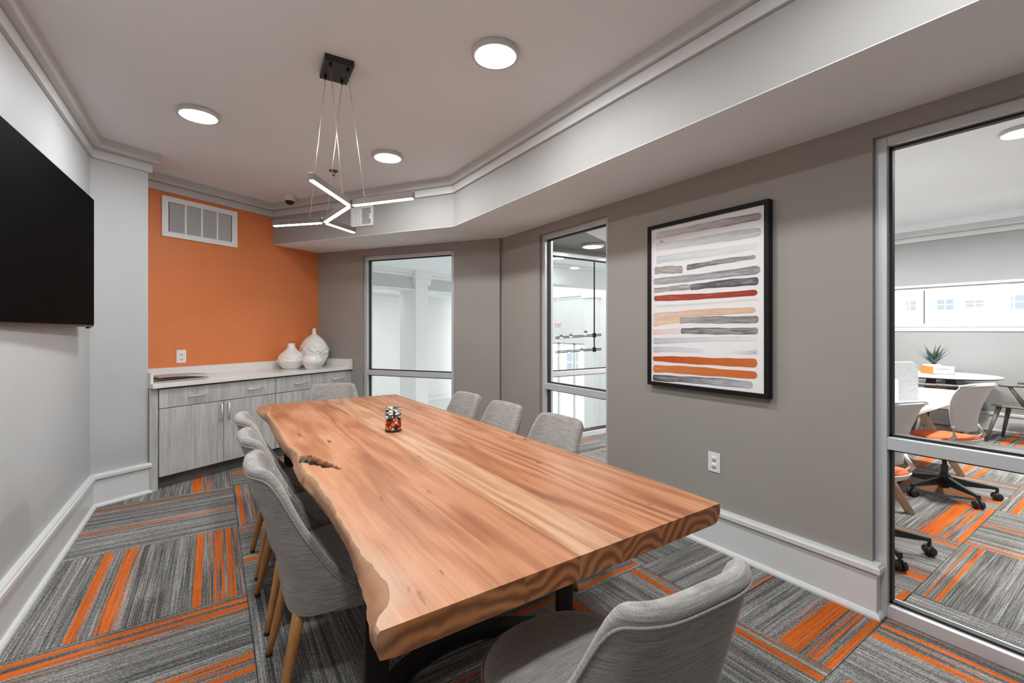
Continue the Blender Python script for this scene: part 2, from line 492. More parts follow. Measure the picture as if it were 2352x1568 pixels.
def lathe(name, prof, mat, parent=None, n=32, smooth=True, loc=(0, 0, 0), uv=False, disp=None):
    v, f = [], []
    for r, z in prof:
        for k in range(n):
            a = 2 * math.pi * k / n
            rr = r + (disp(a, z, r) if disp else 0)
            v.append((rr * math.cos(a), rr * math.sin(a), z))
    m = len(prof)
    for i in range(m - 1):
        for k in range(n):
            f.append((i * n + k, i * n + (k + 1) % n, (i + 1) * n + (k + 1) % n, (i + 1) * n + k))
    if prof[0][0] > 1e-4: f.append(tuple(range(n))[::-1])
    if prof[-1][0] > 1e-4: f.append(tuple(range((m - 1) * n, m * n)))
    o = obj(name, v, f, mat, parent, smooth=smooth, loc=loc)
    if uv:
        me = o.data
        u = me.uv_layers.new(name='UVMap')
        zs = [p[1] for p in prof]; z0, z1 = min(zs), max(zs)
        for p in me.polygons:
            cs = [math.atan2(me.vertices[vi].co.y, me.vertices[vi].co.x) / (2 * math.pi) % 1.0 for vi in p.vertices]
            wrap = max(cs) - min(cs) > 0.5
            for li, c, vi in zip(p.loop_indices, cs, p.vertices):
                u.data[li].uv = (c + 1 if wrap and c < 0.5 else c, (me.vertices[vi].co.z - z0) / (z1 - z0))
    return o

def copy_tree(o, parent=None):
    c = o.copy(); COL.objects.link(c); c.parent = parent
    for ch in list(o.children):
        copy_tree(ch, c)
    return c

def auto_smooth(o, angle=35):
    for p in o.data.polygons: p.use_smooth = True
    try:
        o.data.set_sharp_from_angle(angle=R(angle))
    except Exception:
        pass
    return o

# ---------------------------------------------------------------- plan of the room (metres)
CEIL, SOF = 2.82, 2.35
XR = 2.605                               # right wall face
XL = -0.775                              # left wall face
C = Vector((1.132, 6.188))               # orange wall meets glazed wall
K = Vector((2.605, 4.055))               # glazed wall meets right wall
OD = Vector((0.87926, 0.47633))          # along the orange wall
ON = Vector((0.47633, -0.87926))         # from the orange wall into the room
WD = (K - C).normalized()
WN = Vector((-WD.y, WD.x))               # out of the room through the glazed wall
A1 = Vector((XL, 4.605))                 # left wall meets the return pier
def rz_of(d): return math.atan2(d.y, d.x)
OX0 = C - OD * 2.2                       # origin of the orange wall frame
B0 = Vector((1.925, 3.88)); B1 = Vector((0.569, 5.916))   # bulkhead face: kink and far end
BD = (B1 - B0).normalized()

# ---------------------------------------------------------------- floor of carpet planks
floor = tag(prism('floor', [(-1.0, -1.7), (8.9, -1.7), (8.9, 4.36), (2.70, 4.36), (1.29, 6.34), (1.0, 6.6), (-1.0, 6.6)], -0.20, -0.008, M['dark_gap']), kind='structure')
P, Q = 0.95, 0.475
X0, Y0 = 0.145, 0.765
def plank_mesh(design, idx):
    cuts = sorted({0.0, Q} | {round(x, 4) for a, b, s in design for x in (a, b)})
    v, f, val = [], [], []
    for x in cuts:
        v += [(x, 0, 0), (x, P, 0)]
    for i in range(len(cuts) - 1):
        f.append((2 * i, 2 * i + 2, 2 * i + 3, 2 * i + 1))
        mid = (cuts[i] + cuts[i + 1]) / 2
        val.append(max([s for a, b, s in design if a <= mid <= b] or [0.0]))
    n = len(v); e = 0.0022
    v2 = [(min(max(x, e), Q - e), min(max(y, e), P - e), 0.0) for x, y, z in v] 
    v2 += [(0, 0, -0.007), (Q, 0, -0.007), (Q, P, -0.007), (0, P, -0.007)]
    L = len(cuts)
    f += [(n, n + 3, 1, 0), (n + 1, 2 * L - 2, 2 * L - 1, n + 2)]
    val += [0.0, 0.0]
    f.append(tuple([n] + [2 * i for i in range(L)] + [n + 1])); f.append(tuple([n + 3, n + 2] + [2 * i + 1 for i in range(L - 1, -1, -1)]))
    val += [0.0, 0.0]
    me = bpy.data.meshes.new('carpet_plank_%d' % idx)
    me.from_pydata(v2, [], f); me.update()
    at = me.attributes.new('orange', 'FLOAT', 'FACE')
    for i, x in enumerate(val): at.data[i].value = x
    me.materials.append(M['carpet'])
    return me
D = [
    [],                                                                     # 0 plain grey
    [(.265, .302, .95), (.30, .322, .35), (.365, .417, .75), (.417, .44, .35)],    # 1 two bands right of middle
    [(.245, .282, .95), (.31, .33, .40), (.335, .385, .62), (.40, .432, .85), (.452, .460, .5)],  # 2 cluster
    [(.375, .395, .85), (.423, .437, .6)],                                 # 3 thin pair
    [(.355, .378, .8), (.44, .446, .5)],                                   # 4 single thin
    [(.335, .382, .72), (.395, .402, .5), (.41, .445, .8), (.30, .308, .5)],   # 5
    [(.33, .362, .8), (.385, .40, .55), (.415, .448, .75), (.46, .468, .6)],   # 6
    [(.005, .035, .85), (.06, .105, .55), (.125, .205, .95), (.205, .235, .4)],   # 7 wide cluster at one edge
    [(.005, .018, .75), (.33, .338, .3)],                                  # 8
    [(.37, .412, .85), (.45, .458, .5)],                                   # 9
    [(.02, .05, .8), (.10, .112, .5)],                                     # 10
    [(.18, .255, .85), (.285, .31, .55), (.34, .35, .4)],                  # 11
]
PM = [plank_mesh(d, i) for i, d in enumerate(D)]
pick = {  # (block column, block row, half): design
    (-1, 2, 0): 1, (-1, 2, 1): 2, (-1, 3, 0): 3, (-1, 3, 1): 4, (-1, 1, 1): 5, (-1, 1, 0): 6, (-1, 0, 1): 9, (-1, 0, 0): 6,
    (0, 3, 0): 10, (0, 3, 1): 0, (0, 2, 0): 9, (0, 2, 1): 3, (0, 1, 0): 0, (0, 1, 1): 11, (0, 0, 0): 6, (0, 0, 1): 11, (-1, 4, 0): 10, (-1, 4, 1): 11,
    (2, 0, 0): 7, (2, 0, 1): 8, (1, 0, 1): 9, (1, 0, 0): 9, (1, 1, 0): 10, (1, 1, 1): 0, (2, -1, 0): 9, (2, -1, 1): 10, (2, 1, 0): 0, (2, 1, 1): 1,
    (4, 0, 0): 7, (4, 0, 1): 8, (5, 0, 0): 11, (5, 0, 1): 4, (3, 0, 0): 11, (3, 0, 1): 9, (6, 0, 0): 1, (6, 0, 1): 11, (6, 1, 0): 3, (4, 1, 1): 5, (5, 1, 0): 9,
}
rp = random.Random(11)
for i in range(-1, 9):
    for j in range(-2, 6):
        bx, by = X0 + P * i, Y0 + P * j
        if bx > 8.9: continue
        for h in (0, 1):
            d = pick.get((i, j, h), rp.choice([0, 1, 3, 4, 5, 9, 10, 11]))
            horiz = (i + j) % 2 == 0
            o = bpy.data.objects.new('carpet_tile', PM[d])
            if horiz:      # stripes run along X: local x -> +Y, local y -> -X
                o.rotation_euler = (0, 0, R(90)); o.location = (bx + P, by + Q * h, 0)
                x0, x1, y0, y1 = bx, bx + P, by + Q * h, by + Q * h + Q
            else:
                o.location = (bx + Q * h, by, 0)
                x0, x1, y0, y1 = bx + Q * h, bx + Q * h + Q, by, by + P
            # keep the planks that any room can show
            if x1 < XL or x0 > 8.8 or y1 < -0.6 or y0 > 6.3: continue
            cx, cy = (x0 + x1) / 2, (y0 + y1) / 2
            if cy > 5.3 and (Vector((cx, cy)) - OX0).dot(ON) < -0.35: continue
            if x0 > 2.5 and y0 > 4.3: continue
            if x0 < 2.7 and (Vector((x0, y0)) - C).dot(WN) > 0.16: continue
            COL.objects.link(o); o.parent = floor

# ---------------------------------------------------------------- walls
def wall_frame(name, origin, d):
    return struct(name, (origin[0], origin[1], 0), rz_of(Vector(d[:2])))

BASE = [(0, 0.0), (-.042, 0.0), (-.042, .010), (-.036, .020), (-.024, .024), (-.022, .026), (-.022, .203), (-.017, .206), (-.017, .211),
        (-.040, .214), (-.040, .236), (-.034, .241), (-.030, .250), (0, .250)]
CROWN = [(0, 2.665), (-.022, 2.665), (-.022, 2.730), (-.012, 2.733), (-.012, 2.738), (-.058, 2.742), (-.066, 2.765), (-.066, CEIL), (0, CEIL)]
CROWN2 = [(0, 2.665), (-.020, 2.665), (-.020, 2.730), (-.008, 2.733), (-.008, 2.738), (-.036, 2.742), (-.045, 2.765), (-.045, CEIL), (0, CEIL)]

# left wall: frame x -> +Y, y -> -X (into the wall)
f = wall_frame('wall_left', (XL, -1.5), (0, 1))
box('wall_panel', (0, 0, 0), (6.2, .12, CEIL), M['wall_l'], f)
f = wall_frame('baseboard_left', (XL, -1.5), (0, 1))
tb = math.tan(R(61.6 / 2))
sweep_x('moulding', BASE, 0, 6.105, M['trim'], f, 0, tb)
f = wall_frame('trim_1', (XL, -1.5), (0, 1))
sweep_x('crown_moulding', CROWN, 0, 6.105, M['crown'], f, 0, tb)

# return pier between left wall and the alcove
RW = 0.372
f = wall_frame('wall_return', A1, OD)
box('wall_panel', (-.10, 0, 0), (RW, .75, CEIL), M['wall_l'], f)
f = wall_frame('baseboard_return', A1, OD)
sweep_x('moulding', BASE, 0, RW + .012, M['trim'], f, -tb, 0)
f = wall_frame('trim_2', A1, OD)
sweep_x('crown_moulding', CROWN, 0, RW, M['crown'], f, -tb, -1)
sweep_x('crown_return', [(-y, z) for y, z in CROWN], 0, .03, M['crown'], f)  # capped end against the alcove

# orange accent wall
f = wall_frame('wall_back', OX0, OD)
box('wall_panel', (-.4, 0, 0), (2.45, .12, CEIL), M['orange'], f)
f = wall_frame('trim_3', OX0, OD)
sweep_x('crown_moulding', CROWN2, -.1, 2.16, M['crown'], f)

# glazed far wall
WLN = (K - C).length
W1A, W1B = 0.71, 1.982
f = wall_frame('wall_far', C, WD)
boxes('wall_panel', [((-.05, 0, 0), (W1A, .14, 2.45)), ((W1B, 0, 0), (WLN - .045, .14, 2.45)), ((W1A, 0, 2.262), (W1B, .14, 2.45))], M['wall'], f)
box('corner_post', (WLN - .045, .030, 0), (WLN + .06, .14, 2.45), M['wall'], f)
f = wall_frame('baseboard_far', C, WD)
sweep_x('moulding', BASE, W1B, WLN - .046, M['trim'], f)

# right wall: frame x -> -Y from the kink, y -> +X (into the wall)
W2A, W2B = 4.055 - 3.418, 4.055 - 2.529
W3A, W3B = 4.055 - 0.812, 4.055 + 0.62
f = wall_frame('wall_right', K, (0, -1))
boxes('wall_panel', [((0, 0, 0), (W2A, .14, 2.45)), ((W2B, 0, 0), (W3A, .14, 2.45)), ((W3B, 0, 0), (5.7, .14, 2.45)),
                     ((W2A, 0, 2.262), (W2B, .14, 2.45)), ((W3A, 0, 2.262), (W3B, .14, 2.45))], M['wall'], f)
f = wall_frame('baseboard_right', K, (0, -1))
sweep_x('moulding', BASE, W2B - .0, W3A, M['trim'], f, 0, -1)
r3 = obj('moulding_return', *(lambda n: ([(W3A - y, 0.0 + (0 if k == 0 else 0) + yy, z) for k, yy in ((0, 'a'), (1, 'b')) for y, z in BASE] if False else
     [(W3A - y, y, z) for y, z in BASE] + [(W3A - y, .028, z) for y, z in BASE],
     [tuple(range(n)), tuple(range(n, 2 * n))[::-1]] + [(i, (i + 1) % n, n + (i + 1) % n, n + i) for i in range(n)]))(len(BASE)), M['trim'], f)
sweep_x('moulding', BASE, 0.03, W2A, M['trim'], f)

# front wall behind the camera
f = wall_frame('wall_front', (XR + .1, -1.5), (-1, 0))
box('wall_panel', (0, 0, 0), (3.7, .12, CEIL), M['wall'], f)

# bulkhead over the right side, with its crown
poly = [(B0.x, -1.5), (XR + .145, -1.5), (XR + .145, 4.12), (C.x + .1 + .115, C.y + .08 + .08), (C.x - .02, C.y + .06), (B1.x - .01, B1.y + .03), (B1.x, B1.y), (B0.x, B0.y)]
blk = struct('wall_bulkhead', (B0.x, B0.y, SOF))
prism('bulkhead_face', [(x - B0.x, y - B0.y) for x, y in poly], 0, CEIL - SOF, M['bulk'], blk)
prism('soffit', [(x - B0.x, y - B0.y) for x, y in [(B0.x, -1.5), (XR, -1.5), (XR, 4.05), (C.x - .0, C.y - .0), (B1.x, B1.y), (B0.x, B0.y)]], -.003, 0, M['ceil'], blk)
kk = math.tan(abs(math.atan2(BD.x, BD.y)) / 2)
f = struct('trim_4', (B0.x, B0.y, 0), rz_of(Vector((0, -1))))
sweep_x('crown_moulding', CROWN2, 0, 5.4, M['crown'], f, -kk, 0)
f = struct('trim_5', (B1.x, B1.y, 0), rz_of(-BD))
sweep_x('crown_moulding', CROWN2, 0, (B1 - B0).length, M['crown'], f, 0, kk)

# ceilings
ce = tag(prism('ceiling', [(-1.0, -1.6), (B0.x + .3, -1.6), (B0.x + .3, 4.1), (1.5, 6.6), (-1.0, 6.6)], CEIL, CEIL + .1, M['ceil']), kind='structure')

# ---------------------------------------------------------------- glazing
def glazing(name, origin, d, x0, x1, z1, rails=(.79, .848), y0=.03, depth=.10, sw=.046, sill=.058, rightmost=True):
    fr = struct(name, (origin[0], origin[1], 0), rz_of(Vector(d)))
    y1 = y0 + depth
    ym = (y0 + y1) / 2
    def mem(n, a, b): return box(n, a, b, M['alu'], fr, .0025)
    mem('stile', (x0, y0, 0), (x0 + sw, y1, z1)); mem('stile', (x1 - sw, y0, 0), (x1, y1, z1))
    mem('head', (x0 + sw, y0, z1 - sw), (x1 - sw, y1, z1))
    mem('sill', (x0 + sw, y0, 0), (x1 - sw, y1, sill))
    mem('mid_rail', (x0 + sw, y0, rails[0]), (x1 - sw, y1, rails[1]))
    for a, b in ((sill, rails[0]), (rails[1], z1 - sw)):
        g = .011
        boxes('gasket', [((x0 + sw, ym - .016, a), (x0 + sw + g, ym + .016, b)), ((x1 - sw - g, ym - .016, a), (x1 - sw, ym + .016, b)),
                         ((x0 + sw, ym - .016, b - g), (x1 - sw, ym + .016, b)), ((x0 + sw, ym - .016, a), (x1 - sw, ym + .016, a + g))], M['rubber'], fr)
        box('pane', (x0 + sw + .003, ym - .003, a + .003), (x1 - sw - .003, ym + .003, b - .003), M['glass'], fr)
    return fr
glazing('window_1', C, WD, W1A, W1B, 2.262, (.80, .862))
glazing('window_2', K, (0, -1), W2A, W2B, 2.262)
glazing('window_3', K, (0, -1), W3A, W3B, 2.262)
# glass partition at the far end of the office
glazing('window_4', (2.78, 4.19), (1, 0), 0.0, 1.68, 2.30, (.79, .85), 0.0)

# ---------------------------------------------------------------- office shell
f = wall_frame('wall_office_right', (8.75, 4.4), (0, -1))
boxes('wall_panel', [((0, 0, 0), (6.1, .15, 1.415)), ((0, 0, 2.005), (6.1, .15, CEIL)), ((4.9, 0, 1.415), (6.1, .15, 2.005))], M['wall_o'], f)
f = wall_frame('baseboard_office', (8.75, 4.4), (0, -1))
sweep_x('moulding', BASE, 0, 6.1, M['trim'], f)
f = wall_frame('trim_6', (8.75, 4.4), (0, -1))
sweep_x('crown_moulding', CROWN, 0, 6.1, M['crown'], f)
f = wall_frame('wall_office_far', (4.46, 4.19), (1, 0))
boxes('wall_panel', [((0, 0, 0), (4.4, .14, CEIL)), ((-1.86, 0, 2.30), (0, .14, CEIL))], M['wall_o'], f)
f = wall_frame('wall_office_front', (8.9, -1.6), (-1, 0))
box('wall_panel', (0, 0, 0), (6.2, .12, CEIL), M['wall_o'], f)
tag(prism('ceiling_office', [(2.6, -1.7), (6.98, -1.7), (6.98, 4.35), (2.6, 4.35)], CEIL, CEIL + .012, M['ceil_w']), kind='structure')
f = struct('ceiling_office_cove', (6.88, -1.7, CEIL))
box('cove_top', (0, 0, .085), (2.1, 6.05, .185), M['ceil_w'], f)
box('cove_back', (-.1, 0, .012), (0, 6.05, .185), M['ceil_w'], f)
box('cove_lip', (1.74, 0, 0), (2.1, 6.05, .085), M['ceil_w'], f)
t = thing('cove_light', 'linear strip light hidden in the ceiling cove before the band window', 'strip light', (6.95, 1.4, CEIL + .012))
box('channel', (-.012, -2.75, 0), (.012, 2.7, .006), M['alu'], t)
box('diffuser', (-.009, -2.74, .006), (.009, 2.69, .009), emit('lit_cove_strip', (.96, .99, 1.0), 75.0), t)
f = struct('wall_office_bulkhead', (2.745, 3.21, 2.36))
prism('bulkhead_face', [(0, 0), (1.72, .76), (1.72, .98), (0, .98)], 0, CEIL - 2.36, M['wall_o'], f)
# band window in the office
f = wall_frame('window_5', (8.75, 4.4), (0, -1))
for nm, a, b in (('sill', (0, -.03, 1.395), (4.9, .10, 1.425)), ('apron', (0, -.018, 1.335), (4.9, 0, 1.395)), ('head', (0, -.01, 1.985), (4.9, .10, 2.020)),
                 ('top_rail', (0, .04, 1.94), (4.9, .10, 1.985)), ('bottom_rail', (0, .04, 1.425), (4.9, .10, 1.445))):
    box(nm, a, b, M['trim'] if nm != 'top_rail' else M['alu'], f, .003)
for x in (.02, 1.05, 2.02, 3.10, 4.24, 4.86):
    box('mullion', (x - .050, .035, 1.425), (x + .050, .10, 1.985), M['alu'], f, .003)
for a, b in ((.055, 1.015), (1.085, 1.985), (2.055, 3.065), (3.135, 4.205), (4.275, 4.825)):
    box('pane', (a, .065, 1.445), (b, .071, 1.94), M['glass'], f)

# ---------------------------------------------------------------- ceiling lights
def disc_light(label, x, y, group, lens, z=CEIL, r=.125):
    t = thing('ceiling_light', label, 'ceiling light', (x, y, z), 0, group)
    lathe('trim_ring', [(r * .98, 0), (r, -.006), (r, -.020), (r * .97, -.027), (r * .84, -.029), (r * .82, -.024)], M['lamp_ring'], t, 48)
    lathe('lens', [(r * .825, -.0245), (r * .6, -.0275), (.001, -.0285)], lens, t, 48)
    return t
G1 = 'round ceiling lights of the meeting room'
disc_light('round flush ceiling light over the cabinet side, nearest the television wall', -.08, 3.69, G1, M['lens'])
disc_light('round flush ceiling light beyond the linear pendant, nearest the glazed far wall', 1.22, 3.70, G1, M['lens'])
disc_light('largest round flush ceiling light, at top right beside the bulkhead', 1.24, 2.01, G1, M['lens'])
disc_light('round flush ceiling light just above the top left of the picture', -.08, 2.01, G1, M['lens'])
disc_light('unseen round ceiling light added as fill over the camera, right side', 1.24, .32, G1, M['lens'])  # unseen pair: lamp grid carried on over the camera to add fill light
disc_light('unseen round ceiling light added as fill over the camera, left side', -.08, .32, G1, M['lens'])
G2 = 'round ceiling lights of the office'
disc_light('round ceiling light of the office at the right picture edge', 4.93, .64, G2, M['lens_o'])
for x, y, l in ((4.93, 2.6, 'round ceiling light of the office in line with the white desk'), (7.0, .64, 'round ceiling light of the office over the dark wood chairs'),
                (7.0, 2.6, 'round ceiling light of the office near its far corner')):
    disc_light(l, x, y, G2, M['lens_o'])

disc_light('round office light on a low soffit, seen through the tall narrow window', 3.73, 3.86, G2, emit('lit_lens_soffit', (1.0, 0.99, 0.97), 30.0), 2.36, .135)
# ---------------------------------------------------------------- pendant
PZ = 1.985
pj1, pj2 = Vector((.587, 2.374)), Vector((.551, 2.828))
pa, pb, pc, pd = Vector((.345, 2.05)), Vector((.808, 2.062)), Vector((.308, 3.090)), Vector((.772, 3.005))
cx, cy = .574, 2.618
pend = thing('pendant_light', 'linear pendant of five lit bars branching in two forks over the table', 'pendant light', (cx, cy, CEIL))
crot = R(-3)
cp = box('canopy', (-.075, -.105, -.035), (.075, .105, 0), M['black'], pend, .003)
cp.rotation_euler = (0, 0, crot)
def loc2(v): return (v.x - cx, v.y - cy)
def bar(a, b):
    d = (b - a).normalized(); n = Vector((-d.y, d.x)); wd = .011
    ax, ay = loc2(a); bx, by = loc2(b)
    z0, z1 = PZ - CEIL, PZ - CEIL + .034
    q = [(ax + n.x * wd, ay + n.y * wd), (ax - n.x * wd, ay - n.y * wd), (bx - n.x * wd, by - n.y * wd), (bx + n.x * wd, by + n.y * wd)]
    o = prism('light_bar', q, z0 + .004, z1, M['pendant'], pend, .001)
    i0 = a + d * .008; i1 = b - d * .008; ax, ay = loc2(i0); bx, by = loc2(i1); wd = .0095
    q = [(ax + n.x * wd, ay + n.y * wd), (ax - n.x * wd, ay - n.y * wd), (bx - n.x * wd, by - n.y * wd), (bx + n.x * wd, by + n.y * wd)]
    prism('diffuser', q, z0, z0 + .012, M['tube'], o)
gap = .016
def shr(a, b): d = (b - a).normalized(); return a + d * gap
bar(shr(pj1, pa), pa); bar(shr(pj1, pb), pb); bar(shr(pj1, pj2), shr(pj2, pj1)); bar(shr(pj2, pc), pc); bar(shr(pj2, pd), pd)
for j in (pj1, pj2):
    x, y = loc2(j)
    lathe('joint', [(.012, PZ - CEIL + .004), (.016, PZ - CEIL + .006), (.016, PZ - CEIL + .032), (.012, PZ - CEIL + .034)], M['pendant'], pend, 16, loc=(x, y, 0))
zt = PZ - CEIL + .034
for (sx, sy), (a, b, t) in zip(((-.045, .068), (-.045, -.068), (.045, -.068), (.045, .068)),
                               ((pj2, pc, .28), (pj1, pa, .22), (pj1, pb, .24), (pj2, pj1, .12))):
    e = a + (b - a) * t; ex, ey = loc2(e)
    lathe('cable_grip', [(.008, -.035), (.008, -.05), (.005, -.055)], M['black'], pend, 12, loc=(sx, sy, 0))
    tube('suspension_cable', [(sx, sy, -.05), (ex, ey, zt)], .0016, M['gold_steel'], pend, 6)

# ---------------------------------------------------------------- ceiling devices
t = thing('security_camera', 'small white dome security camera on the ceiling near the orange wall', 'security camera', (.700, 5.42, CEIL))
lathe('housing', [(.060, 0), (.062, -.012), (.058, -.045), (.050, -.056), (.046, -.058)], M['white_plastic'], t, 32)
lathe('dome', [(.046, -.056), (.044, -.070), (.034, -.086), (.018, -.096), (.001, -.099)], M['black'], t, 32)
t = thing('fire_sprinkler', 'small bronze sprinkler head on the ceiling behind the pendant cables', 'sprinkler', (.925, 4.34, CEIL))
lathe('escutcheon', [(.040, 0), (.038, -.007), (.014, -.010), (.010, -.010)], M['pendant'], t, 24)
tube('frame_arm', [(.008, 0, -.008), (.014, 0, -.025), (.002, 0, -.042)], .003, M['pendant'], t, 6)
tube('frame_arm', [(-.008, 0, -.008), (-.014, 0, -.025), (-.002, 0, -.042)], .003, M['pendant'], t, 6)
lathe('deflector', [(.001, -.042), (.016, -.043), (.016, -.046), (.001, -.046)], M['pendant'], t, 16)

# return air grille on the orange wall
t = thing('return_air_grille', 'large white louvred return air grille high on the orange wall', 'vent', (*(OX0 + OD * .452), 2.243), rz_of(OD))
gw, gh = .705, .386
boxes('frame', [((0, -.018, 0), (gw, 0, .022)), ((0, -.018, gh - .022), (gw, 0, gh)), ((0, -.018, .022), (.022, 0, gh - .022)), ((gw - .022, -.018, .022), (gw, 0, gh - .022))], M['white_metal'], t, .003)
boxes('inner_frame', [((.022, -.012, .022), (gw - .022, 0, .050)), ((.022, -.012, gh - .050), (gw - .022, 0, gh - .022)), ((.022, -.012, .050), (.055, 0, gh - .050)), ((gw - .055, -.012, .050), (gw - .022, 0, gh - .050))], M['white_metal'], t, .001)
box('backing', (.05, -.0015, .045), (gw - .05, -.0005, gh - .045), M['dark_gap'], t)
cw_ = (gw - .11) / 4
for k in range(1, 4):
    box('divider', (.055 + k * cw_ - .008, -.012, .05), (.055 + k * cw_ + .008, -.001, gh - .05), M['white_metal'], t, .001)
nl = 27
for k in range(4):
    xa, xb = .055 + k * cw_ + .008, .055 + (k + 1) * cw_ - .008
    for i in range(nl):
        z = .052 + (gh - .104) * i / nl
        o = obj('louvre', [(xa, -.011, z + .0062), (xb, -.011, z + .0062), (xb, -.0035, z + .0005), (xa, -.0035, z + .0005), (xa, -.0105, z + .0072), (xb, -.0105, z + .0072), (xb, -.003, z + .0015), (xa, -.003, z + .0015)], BOXF, M['white_metal'], t)

# supply register on the bulkhead
ro = Vector((1.230, 4.923)) + (Vector((1.394, 4.678)) - Vector((1.230, 4.923))) * 0
t = thing('supply_register', 'small white supply air register on the bulkhead behind the pendant', 'vent', (*ro, 2.445), rz_of(-BD))
rw, rh = .295, .208
box('face_plate', (0, -.012, 0), (rw, 0, rh), M['white_metal'], t, .003)
box('recess', (.155, -.0135, .022), (rw - .03, -.0115, rh - .022), M['bulk'], t)
for i in range(6):
    box('vertical_vane', (.030 + i * .020, -.020, .022), (.036 + i * .020, -.010, rh - .022), M['white_metal'], t, .001)
for i in range(8):
    z = .030 + i * .019
    box('horizontal_vane', (.160, -.018, z), (rw - .045, -.012, z + .005), M['white_metal'], t)
box('damper_lever', (rw - .036, -.024, .07), (rw - .030, -.012, .12), M['white_metal'], t)

# outlets
def outlet(label, origin, d, x, z, w_, h_):
    o = Vector(origin[:2]) + Vector(d) * x
    t = thing('wall_outlet', label, 'outlet', (o.x, o.y, z), rz_of(Vector(d)), 'duplex wall outlets')
    box('cover_plate', (0, -.006, 0), (w_, 0, h_), M['white_plastic'], t, .002)
    for zz in (h_ * .32, h_ * .68):
        s = lathe('socket', [(.001, 0), (.0165, 0), (.0165, .0025), (.001, .0025)], M['white_plastic'], t, 24, loc=(w_ / 2, -.006, zz))
        s.rotation_euler = (R(90), 0, 0)
        boxes('slot', [((-.0075, -.002, .0026), (-.0055, .007, .0032)), ((.0055, -.001, .0026), (.0075, .006, .0032)), ((-.002, -.010, .0026), (.002, -.006, .0032))], M['black'], s)
outlet('white duplex outlet low on the taupe wall under the framed painting', K, (0, -1), 4.055 - 1.657, .466, .080, .121)
outlet('white duplex outlet on the orange wall above the counter', OX0, OD, .578, 1.03, .084, .128)

# ---------------------------------------------------------------- television
tvd = (Vector((-.682, 4.185)) - Vector((-.741, 2.740))).normalized()
tvo = Vector((-.682, 4.185)) - tvd * 1.575
t = thing('television', 'large black flat television mounted on the left wall', 'television', (tvo.x, tvo.y, 1.372), rz_of(tvd))
box('cabinet', (0, .004, 0), (1.575, .040, .886), M['black'], t, .004)
box('screen', (.008, 0, .014), (1.567, .006, .878), M['tv'], t, .001)
box('wall_bracket', (.45, .040, .22), (1.15, .052, .66), M['black_steel'], t)
box('sensor', (1.465, .004, -.010), (1.515, .022, 0), M['black'], t, .003)

# ---------------------------------------------------------------- cabinets and counter
CT = .905
CF = .525                     # cabinet front to orange wall
def cabinet(label, x0, x1, filler_l=0, filler_r=0):
    o = OX0 + OD * (x0)
    wd = x1 - x0
    t = thing('base_cabinet', label, 'cabinet', (o.x, o.y, 0), rz_of(OD), 'grey wood base cabinets')
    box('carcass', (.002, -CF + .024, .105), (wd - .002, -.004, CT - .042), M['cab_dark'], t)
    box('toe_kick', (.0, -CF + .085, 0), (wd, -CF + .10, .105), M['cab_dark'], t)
    fr = -CF
    dz0, dz1 = .690, CT - .056
    dr = box('drawer', (.004, fr, dz0), (wd - .004, fr + .020, dz1), M['cab'], t, .001)
    def pull(par, p, q):
        tube('handle', [p, q], .0065, M['chrome'], par, 10)
        a, b = Vector(p), Vector(q); 
        for s in (.12, .88):
            m = a + (b - a) * s
            tube('handle_post', [m, (m.x, fr, m.z)], .004, M['chrome'], par, 8)
    def pullx(par, xa, xb, z): pull(par, (xa, fr - .032, z), (xb, fr - .032, z))
    for k in (0, 1):
        c = wd * (.28 if k == 0 else .78)
        pullx(dr, c - .082, c + .082, (dz0 + dz1) / 2)
    h = wd / 2
    for k, (a, b) in enumerate(((.004, h - .0025), (h + .0025, wd - .004))):
        do = box('door', (a, fr, .112), (b, fr + .020, dz0 - .006), M['cab'], t, .001)
        xx = (b - .012) if k == 0 else (a + .040)
        xx = (h - .012 - .02) if k == 0 else (h + .034)
        pull(do, (xx, fr - .032, .500), (xx, fr - .032, .668))
    if filler_l: box('filler_panel', (-filler_l, fr + .012, 0), (-.002, fr + .03, CT - .042), M['cab'], t)
    if filler_r: box('filler_panel', (wd + .002, fr + .012, 0), (wd + filler_r, fr + .03, CT - .042), M['cab'], t)
    return t
cabinet('grey wood base cabinet on the left, beside the grey pier', .200, 1.252, .06, 0)
cabinet('grey wood base cabinet on the right, behind the end chair', 1.252, 2.290 - .02, 0, .03)
t = thing('countertop', 'white quartz countertop with low backsplash along the orange wall', 'countertop', (*OX0, 0), rz_of(OD))
# counter outline in the orange-wall frame: right end follows the glazed wall
ang = WD.dot(OD), WD.dot(ON)
def wx(dist): return 2.2 + ang[0] / ang[1] * dist
prism('slab', [(.143, -.002), (2.2, -.002), (wx(.56) - .004, -.56), (.143, -.56)], CT - .040, CT, M['quartz'], t, .003)
box('backsplash', (.143, -.022, CT), (2.2 - .004, -.002, CT + .088), M['quartz'], t, .002)
prism('side_splash', [(2.2 - .006, -.022), (wx(.56) - .006, -.56), (wx(.56) - .028, -.56), (2.2 - .026, -.022)], CT, CT + .088, M['quartz'], t, .002)
box('side_splash', (.143, -.52, CT), (.163, -.022, CT + .088), M['quartz'], t, .002)

